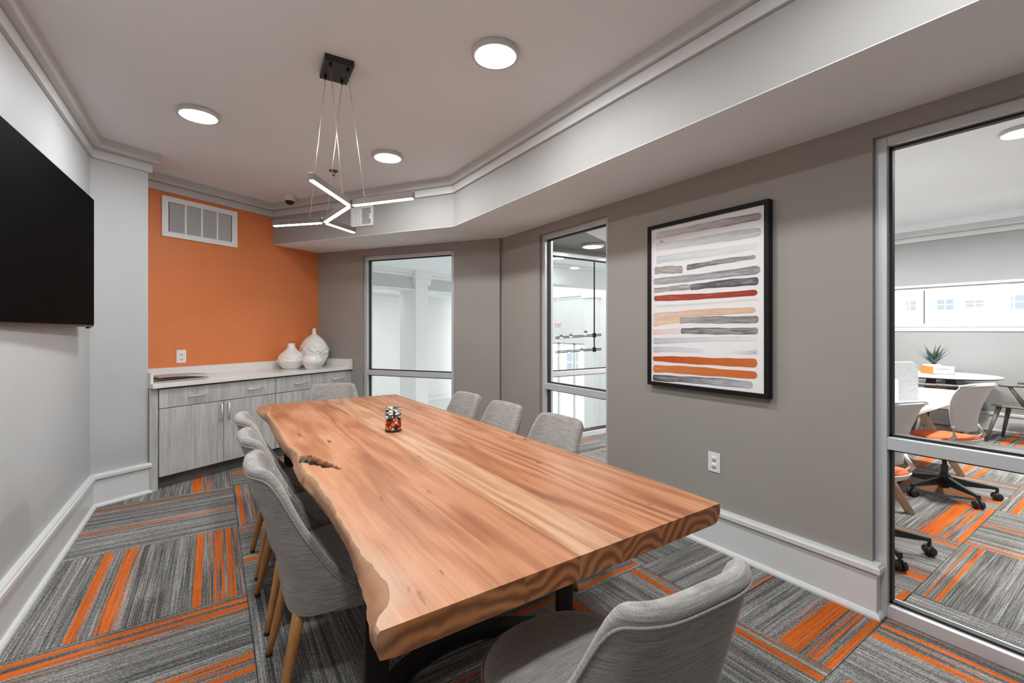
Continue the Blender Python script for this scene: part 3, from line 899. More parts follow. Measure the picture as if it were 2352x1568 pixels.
# ---------------------------------------------------------------- vases
def relief(z0, z1, amp, f1, f2, ph=0):
    def g(a, z, r):
        tt = (z - z0) / (z1 - z0)
        if tt <= 0 or tt >= 1: return 0
        e = math.sin(math.pi * tt)
        return amp * e * (math.sin(f1 * a + 4 * math.sin(f2 * tt * 6 + ph)) * math.cos(f2 * 9 * tt + 2 * math.sin(3 * a + ph)) + .5 * math.sin(11 * a + 17 * tt))
    return g
def spline(pts, n):
    out = []
    for i in range(len(pts) - 1):
        p0 = pts[max(i - 1, 0)]; p1 = pts[i]; p2 = pts[i + 1]; p3 = pts[min(i + 2, len(pts) - 1)]
        for k in range(n):
            t_ = k / n
            out.append(tuple(.5 * ((2 * p1[d]) + (-p0[d] + p2[d]) * t_ + (2 * p0[d] - 5 * p1[d] + 4 * p2[d] - p3[d]) * t_ ** 2 + (-p0[d] + 3 * p1[d] - 3 * p2[d] + p3[d]) * t_ ** 3) for d in range(len(p1))))
    out.append(pts[-1]); return out
def vase(label, x, y, prof, disp):
    t = thing('vase', label, 'vase', (x, y, CT), 0, 'white ceramic vases on the counter')
    zs = prof[-1][1]; rr = prof[-1][0]
    pts = spline(prof, 10)
    body = lathe('body', pts, M['ceramic'], t, 128, disp=disp)
    lathe('mouth', [(rr, zs), (rr * .97, zs + .004), (rr * .72, zs + .002), (rr * .6, zs - .05)], M['ceramic'], t, 32)
VG = None
vase('low white vase with a wide tapering neck, left one of three on the counter', .759, 5.750,
     [(.075, 0), (.098, .012), (.143, .075), (.146, .105), (.122, .165), (.066, .215), (.044, .245), (.037, .290)], relief(.06, .18, .0065, 8, 2.0))
vase('tallest white vase, round with thin neck and leaf relief, at the counter end', 1.035, 5.920,
     [(.075, 0), (.105, .02), (.150, .11), (.164, .19), (.150, .265), (.105, .335), (.055, .378), (.026, .400), (.021, .440), (.022, .462)], relief(.07, .30, .012, 9, 2.2, 1.0))
vase('small plain white round vase standing in front of the tallest vase', .960, 5.555,
     [(.060, 0), (.078, .010), (.112, .075), (.108, .120), (.085, .158), (.050, .172), (.034, .180)], None)

# magazines
mo = OX0 + OD * .42 - (-ON) * .26
t = thing('magazine', 'dark covered open magazine lying on the left end of the white counter', 'magazine', (mo.x, mo.y, CT), rz_of(OD) + .12)
def leaf(name, x0, x1, y0, y1, z, lift, m, par):
    v, fc = [], []
    n = 8
    for i in range(n + 1):
        s = i / n; x = x0 + (x1 - x0) * s
        zz = z + lift * math.sin(math.pi * min(1, s)) * (1 - s * .5)
        v += [(x, y0, zz), (x, y1, zz), (x, y0, zz + .003), (x, y1, zz + .003)]
    for i in range(n):
        a, b = 4 * i, 4 * i + 4
        fc += [(a, a + 1, b + 1, b), (a + 2, b + 2, b + 3, a + 3), (a, b, b + 2, a + 2), (a + 1, a + 3, b + 3, b + 1)]
    fc += [(0, 2, 3, 1), (4 * n, 4 * n + 1, 4 * n + 3, 4 * n + 2)]
    return obj(name, v, fc, m, par, smooth=False)
leaf('back_pages', -.22, .24, -.14, .14, .0005, .002, M['mag_tan'], t)
leaf('dark_cover', -.21, .20, -.135, .135, .006, .012, M['mag_dark'], t)
mo2 = OX0 + OD * .50 - (-ON) * .24
t = thing('magazine', 'pale pink magazine half under nothing, spread on top of the dark magazine', 'magazine', (mo2.x, mo2.y, CT + .021), rz_of(OD) - .15)
t['label'] = 'pale pink magazine lying on top of the dark magazine'
leaf('pages', -.20, .23, -.11, .12, .0015, .010, M['mag_pink'], t)
leaf('cover', -.19, .16, -.09, .12, .0065, .009, M['mag_tan'], t)

# ---------------------------------------------------------------- framed painting
ax0 = 4.055 - 2.099
t = thing('framed_painting', 'abstract painting of grey, red and orange brush strokes in a deep black frame', 'painting', (XR, 2.099, .967), rz_of(Vector((0, -1))))
AW, AH, AD = .832, 1.114, .046
fw = .026
for nm, a, b in (('frame_rail', (0, -AD, 0), (AW, 0, fw)), ('frame_rail', (0, -AD, AH - fw), (AW, 0, AH)), ('frame_stile', (0, -AD, fw), (fw, 0, AH - fw)), ('frame_stile', (AW - fw, -AD, fw), (AW, 0, AH - fw))):
    box(nm, a, b, M['frame_black'], t, .0015)
pr = box('print', (fw, -.034, fw), (AW - fw, -.010, AH - fw), M['paper'], t)
# strokes: (x left, z left, x right, z right, half-height left, half-height right, colour left, colour right, cover left, cover right) in fractions of the print
def srgb(r, g, b): return tuple(((c / 255) / 12.92 if c / 255 < .04045 else ((c / 255 + .055) / 1.055) ** 2.4) for c in (r, g, b))
CAM0 = (215, 310, 210, 1322, 980, 140, 970, 1412)   # print corners used to read the strokes off the photograph
def un(u, v):
    # perspective-correct inverse of the print's quad on its wall: done by cross-ratio along the two edges
    k = (1412 - 140) / (1322 - 310)                  # near edge looks k times taller than the far edge
    s = (u - 212.5) / (975 - 212.5)
    x = s / (s + (1 - s) * k) if 0 <= s else s
    top = 310 + (140 - 310) * s; bot = 1322 + (1412 - 1322) * s
    return x, 1 - (v - top) / (bot - top)
ST = [
 (255, 343, 960, 215, 22, 27, (188, 182, 180), (118, 112, 110), .55, .75), (258, 418, 960, 322, 24, 32, (205, 203, 205), (160, 163, 168), .5, .7),
 (262, 510, 945, 412, 27, 24, (182, 188, 192), (208, 209, 212), .75, .55), (245, 580, 500, 563, 24, 27, (158, 146, 144), (160, 146, 144), .9, .9),
 (530, 550, 935, 487, 19, 14, (80, 77, 82), (120, 117, 119), .85, .8), (233, 657, 955, 578, 21, 26, (138, 138, 141), (118, 117, 121), .75, .8),
 (238, 712, 570, 685, 16, 19, (152, 142, 138), (140, 132, 130), .85, .85), (558, 686, 948, 650, 20, 28, (84, 82, 90), (72, 70, 78), .95, .95),
 (240, 771, 943, 730, 20, 20, (168, 66, 38), (152, 48, 32), 1.1, 1.1), (244, 823, 948, 779, 9, 4, (200, 206, 205), (222, 205, 186), .7, .6),
 (235, 890, 935, 846, 26, 20, (214, 182, 164), (212, 166, 120), .85, .85), (235, 938, 478, 914, 18, 16, (226, 176, 136), (226, 190, 140), .8, .9),
 (470, 917, 948, 909, 20, 27, (128, 124, 118), (112, 110, 108), .8, .85), (235, 993, 484, 990, 16, 18, (224, 180, 156), (222, 205, 198), .8, .6),
 (484, 990, 946, 987, 20, 24, (84, 86, 86), (92, 94, 96), .85, .75), (232, 1053, 945, 1044, 20, 14, (166, 165, 176), (205, 204, 210), .75, .35),
 (234, 1112, 650, 1122, 20, 14, (164, 167, 175), (205, 205, 212), .75, .4), (820, 1133, 942, 1132, 7, 15, (215, 214, 218), (150, 150, 154), .3, .6),
 (230, 1176, 942, 1206, 17, 32, (186, 68, 20), (198, 104, 38), 1.2, 1.2), (230, 1241, 942, 1286, 26, 28, (206, 120, 62), (200, 102, 44), 1.2, 1.2),
 (228, 1298, 922, 1356, 20, 26, (70, 69, 78), (122, 121, 130), 1.0, .6), (304, 384, 336, 380, 7, 8, (130, 124, 128), (150, 145, 148), .8, .6)]
pw, ph = AW - 2 * fw, AH - 2 * fw
rs = random.Random(3)
for si, (u0, v0, u1, v1, h0, h1, c0, c1, k0, k1) in enumerate(ST):
    SS = [0, .004, .010, .018, .030, .045] + [.065 + .87 * q / 24 for q in range(25)] + [.955, .970, .982, .990, .996, 1]
    n = len(SS) - 1; v, fc, tint, cov = [], [], [], []
    ph0 = rs.random() * 6; lift = -.0346 - .00012 * (si % 3)
    for i in range(n + 1):
        s = SS[i]
        endr = min(1.0, min(s, 1 - s) / .030)
        cap = math.sqrt(max(0.0, 1 - (1 - endr) ** 2)) * .85 + .15 + (rs.uniform(-.07, .07) if endr < 1 else rs.uniform(-.02, .02))
        hh = (h0 + (h1 - h0) * s) * cap * (1 + .07 * math.sin(9 * s + ph0) + .05 * math.sin(23 * s + 2 * ph0))
        u = u0 + (u1 - u0) * s; vc = v0 + (v1 - v0) * s + 2.5 * math.sin(5 * s + ph0) 
        for q in (-1, -.5, 0, .5, 1):
            x, z = un(u, vc + q * hh)
            v.append((fw + x * pw, lift, fw + z * ph))
            tint.append(tuple(a + (b - a) * s for a, b in zip(srgb(*c0), srgb(*c1))))
            edge = .18 if abs(q) == 1 else (0 if abs(q) == .5 else -.06)
            cov.append(k0 + (k1 - k0) * s + edge)
    for i in range(n):
        for q in range(4):
            a = i * 5 + q
            fc.append((a, a + 1, a + 6, a + 5))
    o = obj('brush_stroke', v, fc, M['stroke'], pr)
    ca = o.data.attributes.new('tint', 'FLOAT_COLOR', 'POINT')
    for i, a in enumerate(tint): ca.data[i].color = (*a, 1)
    cb = o.data.attributes.new('cover', 'FLOAT', 'POINT')
    for i, b in enumerate(cov): cb.data[i].value = b

# ---------------------------------------------------------------- conference table
TZ, TB = .750, .685
TY0, TY1 = .887, 4.10
tab = thing('conference_table', 'long live edge wooden conference table on black steel legs', 'table', (.865, 2.49, 0))
TOP = [(.278, .882), (.273, .904), (.29, .939), (.310, .955), (.330, .985), (.342, 1.031), (.340, 1.078), (.339, 1.133), (.331, 1.195), (.331, 1.274), (.335, 1.381), (.336, 1.52), (.346, 1.648), (.338, 1.779), (.345, 1.934),
       (.325, 2.046), (.331, 2.20), (.338, 2.30), (.346, 2.40), (.336, 2.50), (.324, 2.583), (.325, 2.793), (.332, 3.032), (.330, 3.296), (.322, 3.551), (.325, 3.71), (.370, 3.90), (.375, 3.98), (.345, 4.06), (.325, 4.10)]
BOT = [(.272, .882), (.274, .934), (.290, 1.018), (.300, 1.058), (.308, 1.127), (.317, 1.22), (.325, 1.293), (.331, 1.345), (.334, 1.473), (.335, 1.651), (.327, 1.769), (.326, 1.846), (.313, 2.01), (.308, 2.109),
       (.312, 2.287), (.324, 2.386), (.325, 2.537), (.317, 2.639), (.310, 2.869), (.313, 3.052), (.315, 3.321), (.322, 3.475), (.315, 3.655), (.300, 3.85), (.296, 3.944), (.290, 4.10)]
def interp(T, y):
    for (a, ya), (b, yb) in zip(T, T[1:]):
        if ya <= y <= yb:
            return a + (b - a) * (y - ya) / (yb - ya)
    return T[0][0] if y < T[0][1] else T[-1][0]
ox, oy = .865, 2.49
def hole(x, y):
    """depth of the burl hollow, a torn slot running in from the live edge"""
    ax_, ay_, bx_, by_ = .352, 2.285, .455, 2.03
    dx, dy = bx_ - ax_, by_ - ay_
    L2 = dx * dx + dy * dy
    s = max(0, min(1, ((x - ax_) * dx + (y - ay_) * dy) / L2))
    px, py = ax_ + dx * s, ay_ + dy * s
    jag = .0045 * math.sin(95 * x + 1.5 * math.sin(40 * y)) * math.sin(75 * y + math.sin(60 * x)) + .002 * math.sin(170 * x + 120 * y)
    wd_ = .040 * (1 - s) ** .8 + .007 + .004 * math.sin(19 * s)
    dd = math.hypot(x - px, y - py) + jag
    return max(0.0, 1 - dd / max(wd_, .003))
def live_slab():
    ys = []
    y = TY0
    while y < TY1 - 1e-6:
        ys.append(y); y += .005 if 1.98 < y < 2.36 else .024
    ys.append(TY1)
    xr = .632
    cols = 44
    v, fc, sap, bark = [], [], [], []
    rings = []
    for yi, y in enumerate(ys):
        xt = interp(TOP, y) + .0018 * math.sin(61 * y) + .0015 * math.sin(137 * y + 1); xb = interp(BOT, y) + .0015 * math.sin(83 * y + 2)
        ring = []
        def put(x, z, s_, k_):
            ring.append(len(v)); v.append((x - ox, y - oy, z)); sap.append(s_); bark.append(k_)
        put(xr, TB, 0, 0)
        put(xb + .035, TB, .1, 0)
        put(xb + .004, TB + .006, .15, .10)
        put(min(xb, xt) - .002, TB + .022, .2, .12)
        put((xb * .55 + xt * .45) - .0025, TB + .044, .3, .08)
        put(xt - .004, TZ - .006, .6, 0)
        for i in range(cols + 1):
            q = (i / cols) ** 1.5
            x = xt + (xr - xt) * q
            hd = hole(x, y)
            z = TZ - (.040 * hd ** .5 if hd > 0 else 0) - (.0012 if i == 0 else 0)
            near = max(0, 1 - (x - xt) / (.020 + .07 * max(0, 1 - abs(y - 1.05) / .35)))
            put(x, z, .75 * near, min(1, hd * 4.5))
        rings.append(ring)
    n = len(rings[0])
    for a, b in zip(rings, rings[1:]):
        for i in range(n):
            fc.append((a[i], a[(i + 1) % n], b[(i + 1) % n], b[i]))
    fc.append(tuple(rings[0])[::-1]); fc.append(tuple(rings[-1]))
    o = obj('plank', v, fc, slab_wood('acacia_live_slab', WL, WM, WH, 1.0, 9.0, (-.38, -.02)), tab)
    a1 = o.data.attributes.new('sap', 'FLOAT', 'POINT')
    for i in range(len(v)): a1.data[i].value = sap[i]
    a2 = o.data.attributes.new('bark', 'FLOAT', 'POINT')
    for i in range(len(v)): a2.data[i].value = bark[i]
    auto_smooth(o, 40)
    o['label'] = 'wide outer plank with the wavy bark edge and a dark burl hollow'
live_slab()
def plank(x0, x1, mat, live=False, label=None):
    ys = [TY0 + (TY1 - TY0) * i / 60 for i in range(61)] if live else [TY0, TY1]
    v, fc, rings = [], [], []
    for y in ys:
        a = x0 + .0004; b = x1 - .0004
        if live:
            tt = (y - TY0) / (TY1 - TY0)
            e = .010 * math.sin(5.2 * tt + .3) + .008 * math.sin(11 * tt + 1) + (-.012 if tt > .9 else 0) * (tt - .9) * 10
            b = x1 + e + (.014 * max(0, 1 - abs(tt - .28) / .3))
            prof = [(a, TB), (b - .030, TB), (b - .012, TB + .010), (b, TB + .034), (b, TZ - .006), (b - .004, TZ), (a, TZ)]
        else:
            prof = [(a, TB), (b, TB), (b, TZ - .0006), (b - .0006, TZ), (a + .0006, TZ), (a, TZ - .0006)]
        ring = []
        for x, z in prof:
            ring.append(len(v)); v.append((x - ox, y - oy, z))
        rings.append(ring)
    n = len(rings[0])
    for r0, r1 in zip(rings, rings[1:]):
        for i in range(n):
            fc.append((r0[i], r0[(i + 1) % n], r1[(i + 1) % n], r1[i]))
    fc.append(tuple(rings[0])[::-1]); fc.append(tuple(rings[-1]))
    o = obj('plank', v, fc, mat, tab)
    if live: auto_smooth(o, 40)
    if label: o['label'] = label
plank(.632, .810, slab_wood('acacia_plank_a', (0.235, .080, .034), (0.39, .158, .075), (.49, .240, .130), 2.3, 11.0, (-.14, .60)))
plank(.810, .976, slab_wood('acacia_plank_pale', (0.31, .140, .068), (0.47, .245, .135), (.57, .36, .225), 4.1, 9.0, (.03, .66)), label='pale straw coloured plank with cathedral grain')
plank(.976, 1.150, slab_wood('acacia_plank_b', (0.235, .080, .032), (0.40, .160, .073), (.50, .245, .130), 5.7, 12.0, (.22, .60)))
plank(1.150, 1.452, slab_wood('acacia_plank_c', (0.245, .085, .036), (0.41, .168, .080), (.51, .260, .140), 7.9, 10.0, (.46, .62)), live=True, label='outer plank on the window side with a gently wavy edge')
# steel legs: two flat posts joined by a bowed floor bar at each end
def leg_frame(yb, sgn):
    for x, nm in ((.455, 'leg'), (1.275, 'leg')):
        box(nm, (x - .040 - ox, yb - .012 - oy, .0), (x + .040 - ox, yb + .012 - oy, TB), M['black_steel'], tab, .002)
    v, fc = [], []
    N = 28
    for i in range(N + 1):
        an = R(-4) + R(188) * i / N
        for rr, zz in ((.375, 0), (.375, .038), (.300, .038), (.300, 0)):
            v.append((.865 - ox + (rr + .045) * math.cos(an), yb - oy + sgn * (.0 + (rr - .09) * math.sin(an)), zz))
    for i in range(N):
        for k in range(4):
            a, b = i * 4, (i + 1) * 4
            fc.append((a + k, a + (k + 1) % 4, b + (k + 1) % 4, b + k))
    fc += [(0, 1, 2, 3), (4 * N + 3, 4 * N + 2, 4 * N + 1, 4 * N)]
    obj('foot_bar', v, fc, M['black_steel'], tab)
leg_frame(1.495, 1)
leg_frame(3.49, -1)

# candle holder
t = thing('candle_holder', 'black and orange mosaic glass candle holder standing on the table', 'candle holder', (.893, 2.605, TZ))
lathe('cup', [(.038, 0), (.046, .004), (.0465, .03), (.0465, .138), (.0445, .140), (.0425, .138), (.042, .012), (.001, .010)], M['mosaic'], t, 40, uv=True)
lathe('base_ring', [(.0465, .001), (.0478, .003), (.0478, .012), (.0465, .014)], M['black'], t, 40)
lathe('rim_band', [(.0467, .098), (.0475, .099), (.0475, .103), (.0467, .104)], M['black'], t, 40)

# ---------------------------------------------------------------- upholstered chairs
def smooth01(t_): t_ = max(0, min(1, t_)); return t_ * t_ * (3 - 2 * t_)
def back_point(s, z):
    a = s * R(88)
    sa, ca = math.sin(a), math.cos(a)
    x = .252 * math.copysign(abs(sa) ** .54, sa)
    y = -.250 * math.copysign(abs(ca) ** .70, ca)
    k = max(0.0, (z - .43) / .43)
    x *= 1 - .05 * k
    y -= .120 * k ** 1.15 * max(0.0, (ca + .35) / 1.35) ** .7
    low = max(0, (.43 - z) / .12)
    x *= 1 - .07 * low ** 1.5; y *= 1 - .07 * low ** 1.5
    return Vector((x, y, z))
RIM = [(0, .868), (.34, .866), (.43, .857), (.50, .820), (.60, .710), (.70, .620), (.80, .545), (.90, .485), (1.0, .442)]
def rim_h(s):
    a = abs(s)
    for q in range(len(RIM) - 1):
        a0, h0 = RIM[q]; a1, h1 = RIM[q + 1]
        if a <= a1:
            m0 = (h1 - RIM[max(q - 1, 0)][1]) / (a1 - RIM[max(q - 1, 0)][0]) * (a1 - a0)
            m1 = (RIM[min(q + 2, len(RIM) - 1)][1] - h0) / (RIM[min(q + 2, len(RIM) - 1)][0] - a0) * (a1 - a0)
            t_ = (a - a0) / (a1 - a0)
            return h0 * (2 * t_ ** 3 - 3 * t_ ** 2 + 1) + m0 * (t_ ** 3 - 2 * t_ ** 2 + t_) + h1 * (3 * t_ ** 2 - 2 * t_ ** 3) + m1 * (t_ ** 3 - t_ ** 2)
    return RIM[-1][1]
def make_chair():
    root = empty('conference_chair')
    NS = 60; NV = 10
    v, fc, rings = [], [], []
    rimline = []
    for i in range(NS + 1):
        s = -1 + 2 * i / NS
        h = rim_h(s); zb = .325 + .03 * abs(s) ** 2
        th = .046 - .010 * abs(s)
        ring = []
        e = .004
        def inward(z):
            p = back_point(s, z)
            q1 = back_point(max(-1, s - .02), z); q2 = back_point(min(1, s + .02), z)
            d = (q2 - q1); d.z = 0; d.normalize()
            nrm = Vector((-d.y, d.x, 0))
            if nrm.dot(Vector((p.x, p.y + .02, 0))) > 0: nrm = -nrm
            return p, nrm
        for k in range(NV + 1):
            z = zb + (h - .020 - zb) * k / NV
            p, nrm = inward(z); ring.append(p)
        p, nrm = inward(h - .020)
        for an in (35, 75, 105, 145):
            ring.append(p + nrm * (th / 2) * (1 - math.cos(R(an))) + Vector((0, 0, .022 * math.sin(R(an)))))
        for k in range(7):
            z = h - .020 + (min(.43, h - .03) - (h - .020)) * k / 6
            p2, n2 = inward(z)
            fat = th + .016 * math.sin(math.pi * min(1, max(0, k / 6)))
            ring.append(p2 + n2 * fat)
        pp, nn = inward(h - .030)
        rimline.append(pp - nn * .002)
        idx = []
        for q in ring: idx.append(len(v)); v.append(q)
        rings.append(idx)
    n = len(rings[0])
    for a, b in zip(rings, rings[1:]):
        for k in range(n - 1):
            fc.append((a[k], a[k + 1], b[k + 1], b[k]))
    fc.append(tuple(rings[0])); fc.append(tuple(rings[-1])[::-1])
    bk = obj('backrest', v, fc, M['fabric'], root, smooth=True)
    auto_smooth(bk, 60)
    tube('piping', rimline, .0035, M['piping'], bk, 6)
    # seat: padded drum with a rounded front
    v, fc = [], []
    prof = [(.0, .318), (.80, .318), (.92, .326), (.985, .350), (1.0, .385), (1.0, .425), (.985, .450), (.94, .466), (.80, .476), (.45, .482), (0, .483)]
    N = 44
    for r_, z in prof[1:-1]:
        for k in range(N):
            a = 2 * math.pi * k / N
            ca, sa = math.cos(a), math.sin(a)
            x = .246 * math.copysign(abs(ca) ** .82, ca); y = (.282 if sa > 0 else .225) * math.copysign(abs(sa) ** .82, sa)
            v.append((x * r_, y * r_, z))
    m = len(prof) - 2
    for i in range(m - 1):
        for k in range(N):
            fc.append((i * N + k, i * N + (k + 1) % N, (i + 1) * N + (k + 1) % N, (i + 1) * N + k))
    fc.append(tuple(range(N))[::-1])
    c = len(v); v.append((0, 0, .484))
    for k in range(N): fc.append(((m - 1) * N + k, (m - 1) * N + (k + 1) % N, c))
    st = obj('seat', v, fc, M['fabric_seat'], root, smooth=True)
    tube('piping', [(.2475 * math.copysign(abs(math.cos(a)) ** .82, math.cos(a)), (.2835 if math.sin(a) > 0 else .226) * math.copysign(abs(math.sin(a)) ** .82, math.sin(a)), .447) for a in [2 * math.pi * k / 48 for k in range(48)]], .003, M['piping'], st, 6, closed=True)
    for sx, fy, ty in ((-1, .200, .150), (1, .200, .150), (-1, -.268, -.200), (1, -.268, -.200)):
        p0 = Vector((sx * .145, ty, .330)); p1 = Vector((sx * .178, fy, .012))
        d = (p1 - p0)
        lg = tube('leg', [p0 + d * q for q in (0, .25, .5, .75, 1)], .0235, M['oak'], root, 16, r1=.0125)
        tube('foot_cap', [p1 - d.normalized() * .004, p1 + Vector((0, 0, -.012))], .0132, M['black'], lg, 12)
    return root
chair0 = make_chair()
GC = 'taupe upholstered chairs around the conference table'
def put_chair(x, y, rz, label, first=[True]):
    if first[0]:
        c = chair0; first[0] = False
    else:
        c = copy_tree(chair0)
    c.location = (x, y, 0); c.rotation_euler = (0, 0, rz)
    tag(c, label, 'chair', GC)
    return c
put_chair(.794, .842, R(-4.4), 'taupe upholstered chair in the foreground at the near end of the table')
put_chair(.462, 1.925, R(-90), 'taupe upholstered chair nearest of three on the television side of the table')
put_chair(.462, 2.440, R(-88), 'taupe upholstered chair in the middle of three on the television side')
put_chair(.468, 2.960, R(-90), 'taupe upholstered chair farthest of three on the television side of the table')
put_chair(1.300, 1.925, R(90), 'taupe upholstered chair on the window side, nearest of the three there')
put_chair(1.300, 2.475, R(90), 'taupe upholstered chair on the window side, in the middle of three')
put_chair(1.305, 3.015, R(91), 'taupe upholstered chair on the window side, farthest of the three there')
put_chair(.830, 3.945, R(166), 'taupe upholstered chair at the far end of the table before the cabinets')

# ================================================================ the office beyond the right wall
# white bench desk
t = thing('office_desk', 'long white desk with slanted pale wood legs beyond the right glass wall', 'desk', (5.25, 1.62, 0))
box('desktop', (-1.25, -.525, .710), (1.08, .60, .735), M['desk_white'], t, .004)
box('frame_beam', (-1.0, -.40, .660), (.85, -.34, .708), M['desk_white'], t, .002)
for fx, tx, fy in ((-.985, -1.10, -.52), (.50, .40, -.50), (-.985, -1.10, .52), (.50, .40, .52)):
    tube('leg', [(tx, fy * .32, .71), (fx, fy, .0)], .036, M['oak_pale'], t, 16, r1=.026)
# felt screen standing on the desk
t = thing('desk_screen', 'light grey felt privacy screen with rounded corner standing on the white desk', 'screen', (5.08, 1.27, .735), rz_of(Vector((-.93, .37))))
def rrect(w_, h_, r_, n=8):
    pts = [(0, 0), (w_, 0)]
    for k in range(n + 1):
        a = R(90) * k / n; pts.append((w_ - r_ + r_ * math.cos(a), h_ - r_ + r_ * math.sin(a)))
    for k in range(n + 1):
        a = R(90) + R(90) * k / n; pts.append((r_ + r_ * math.cos(a), h_ - r_ + r_ * math.sin(a)))
    return pts
def panel_xz(name, pts, y0, y1, mat, par):
    n = len(pts)
    v = [(x, y0, z) for x, z in pts] + [(x, y1, z) for x, z in pts]
    fcs = [tuple(range(n)), tuple(range(n, 2 * n))[::-1]] + [(i, (i + 1) % n, n + (i + 1) % n, n + i) for i in range(n)]
    return obj(name, v, fcs, mat, par)
panel_xz('felt_panel', rrect(1.1, .34, .07), -.012, .012, M['felt'], t)
panel_xz('panel_edge', rrect(1.1, .345, .072), -.004, .004, M['white_plastic'], t)
panel_xz('support_post', [(x + .24, z) for x, z in rrect(.05, .20, .024)], .012, .030, M['white_plastic'], t)
t = thing('notepad', 'thin grey notepad lying on the white desk beside the felt screen', 'notepad', (5.75, 1.50, .735), R(10))
box('pad', (-.11, -.08, 0), (.11, .08, .008), M['grey_pad'], t, .002)
box('cover_sheet', (-.108, -.078, .008), (.108, .078, .0095), M['ink'], t)

# swivel chairs: white shell, orange seat pad, black five-star base
def make_task():
    root = empty('swivel_chair')
    v, fc, rings = [], [], []
    NU, NV = 12, 12
    for j in range(NV + 1):
        q = j / NV
        z = .555 + .365 * q
        hw = .130 + .068 * smooth01(q * 1.3) - .02 * max(0, q - .8) * 5 * .4
        yb = -.185 - .075 * q + .03 * math.sin(math.pi * q)
        if q > .9: yb -= .02 * (q - .9) * 10
        for i in range(NU + 1):
            s = -1 + 2 * i / NU
            v.append((s * hw, yb + .060 * s * s, z + (.012 * (1 - s * s) if j == NV else 0)))
    for j in range(NV):
        for i in range(NU):
            a = j * (NU + 1) + i
            fc.append((a, a + 1, a + NU + 2, a + NU + 1))
    bk = obj('backrest', v, fc, M['shell'], root, smooth=True)
    so = bk.modifiers.new('solid', 'SOLIDIFY'); so.thickness = .010
    # back lip turned over at the top
    tube('top_lip', [(-.205, -.215, .915), (-.12, -.250, .930), (0, -.268, .934), (.12, -.250, .930), (.205, -.215, .915)], .011, M['shell'], bk, 8)
    for sx in (-1, 1):
        tube('back_arm', [(sx * .140, -.135, .59), (sx * .170, -.165, .52), (sx * .160, -.11, .455)], .016, M['shell'], bk, 8)
    def disc(name, prof, mat, par):
        v, fc = [], []; N = 32
        for r_, z in prof:
            for k in range(N):
                a = 2 * math.pi * k / N; ca, sa = math.cos(a), math.sin(a)
                v.append((.225 * r_ * math.copysign(abs(ca) ** .85, ca), .215 * r_ * math.copysign(abs(sa) ** .85, sa), z + (.02 * max(0, -sa) * r_)))
        for i in range(len(prof) - 1):
            for k in range(N): fc.append((i * N + k, i * N + (k + 1) % N, (i + 1) * N + (k + 1) % N, (i + 1) * N + k))
        fc.append(tuple(range(N))[::-1]); fc.append(tuple(range((len(prof) - 1) * N, len(prof) * N)))
        return obj(name, v, fc, mat, par, smooth=True)
    sh = disc('seat_shell', [(.30, .405), (.70, .418), (.93, .445), (1.0, .472), (.985, .476), (.92, .467)], M['shell'], root)
    disc('seat_pad', [(.955, .465), (.955, .476), (.90, .486), (.55, .490), (.1, .490)], M['orange_seat'], sh)
    lathe('gas_column', [(.024, .09), (.024, .24), (.016, .245), (.016, .41)], M['black'], root, 16)
    lathe('hub', [(.028, .055), (.036, .065), (.038, .16), (.030, .17)], M['black'], root, 20)
    for k in range(5):
        a = R(72 * k + 30); d = Vector((math.cos(a), math.sin(a), 0)); n = Vector((-d.y, d.x, 0))
        v = []
        for r_, w_, z0, z1 in ((.030, .024, .085, .150), (.16, .019, .085, .125), (.300, .014, .085, .105), (.322, .014, .070, .103)):
            p = d * r_
            v += [p + n * w_ + Vector((0, 0, z0)), p - n * w_ + Vector((0, 0, z0)), p - n * w_ * .7 + Vector((0, 0, z1)), p + n * w_ * .7 + Vector((0, 0, z1))]
        fc = []
        for i in range(3):
            for j in range(4): fc.append((4 * i + j, 4 * i + (j + 1) % 4, 4 * i + 4 + (j + 1) % 4, 4 * i + 4 + j))
        fc += [(0, 1, 2, 3), (15, 14, 13, 12)]
        sp = obj('base_arm', v, fc, M['black'], root)
        c0 = d * .315
        for s in (-1, 1):
            wl = tube('caster_wheel', [c0 + n * s * .008 + Vector((0, 0, .030)), c0 + n * s * .026 + Vector((0, 0, .030))], .030, M['black'], sp, 18)
        tube('caster_stem', [c0 + Vector((0, 0, .034)), c0 + Vector((0, 0, .088))], .009, M['black'], sp, 8)
    return root
task0 = make_task()
GT = 'white swivel chairs with orange seat pads'
for k, (x, y, rz, l) in enumerate(((5.02, 1.08, R(-18), 'white swivel chair with orange seat pad, right of the two seen at the white desk'),
                                   (3.42, 1.11, R(-18), 'white swivel chair with orange seat pad at the edge of the glass, nearest'))):
    c = task0 if k == 0 else copy_tree(task0)
    c.location = (x, y, 0); c.rotation_euler = (0, 0, rz)
    tag(c, l, 'chair', GT)

# round table with plant and book
t = thing('round_table', 'round white topped table standing by the far wall of the office', 'table', (8.10, 1.78, 0))
lathe('tabletop', [(.001, .735), (.54, .735), (.575, .748), (.575, .756), (.565, .760), (.001, .760)], M['desk_white'], t, 48)
lathe('edge_band', [(.545, .733), (.572, .742), (.5765, .748), (.5765, .750)], M['black'], t, 48)
for k in range(4):
    a = R(45 + 90 * k)
    tube('leg', [(.12 * math.cos(a), .12 * math.sin(a), .735), (.30 * math.cos(a), .30 * math.sin(a), 0)], .032, M['ash_dark'], t, 12, r1=.020)
t = thing('book', 'thick white book with orange spine lying under the plant on the round table', 'book', (8.10, 1.93, .760), R(-47))
box('page_block', (.004, -.100, .006), (.262, .100, .098), M['book_white'], t)
box('lower_cover', (-.004, -.105, 0), (.268, .105, .006), M['black'], t, .001)
box('upper_cover', (.024, -.105, .098), (.268, .105, .103), M['book_white'], t, .001)
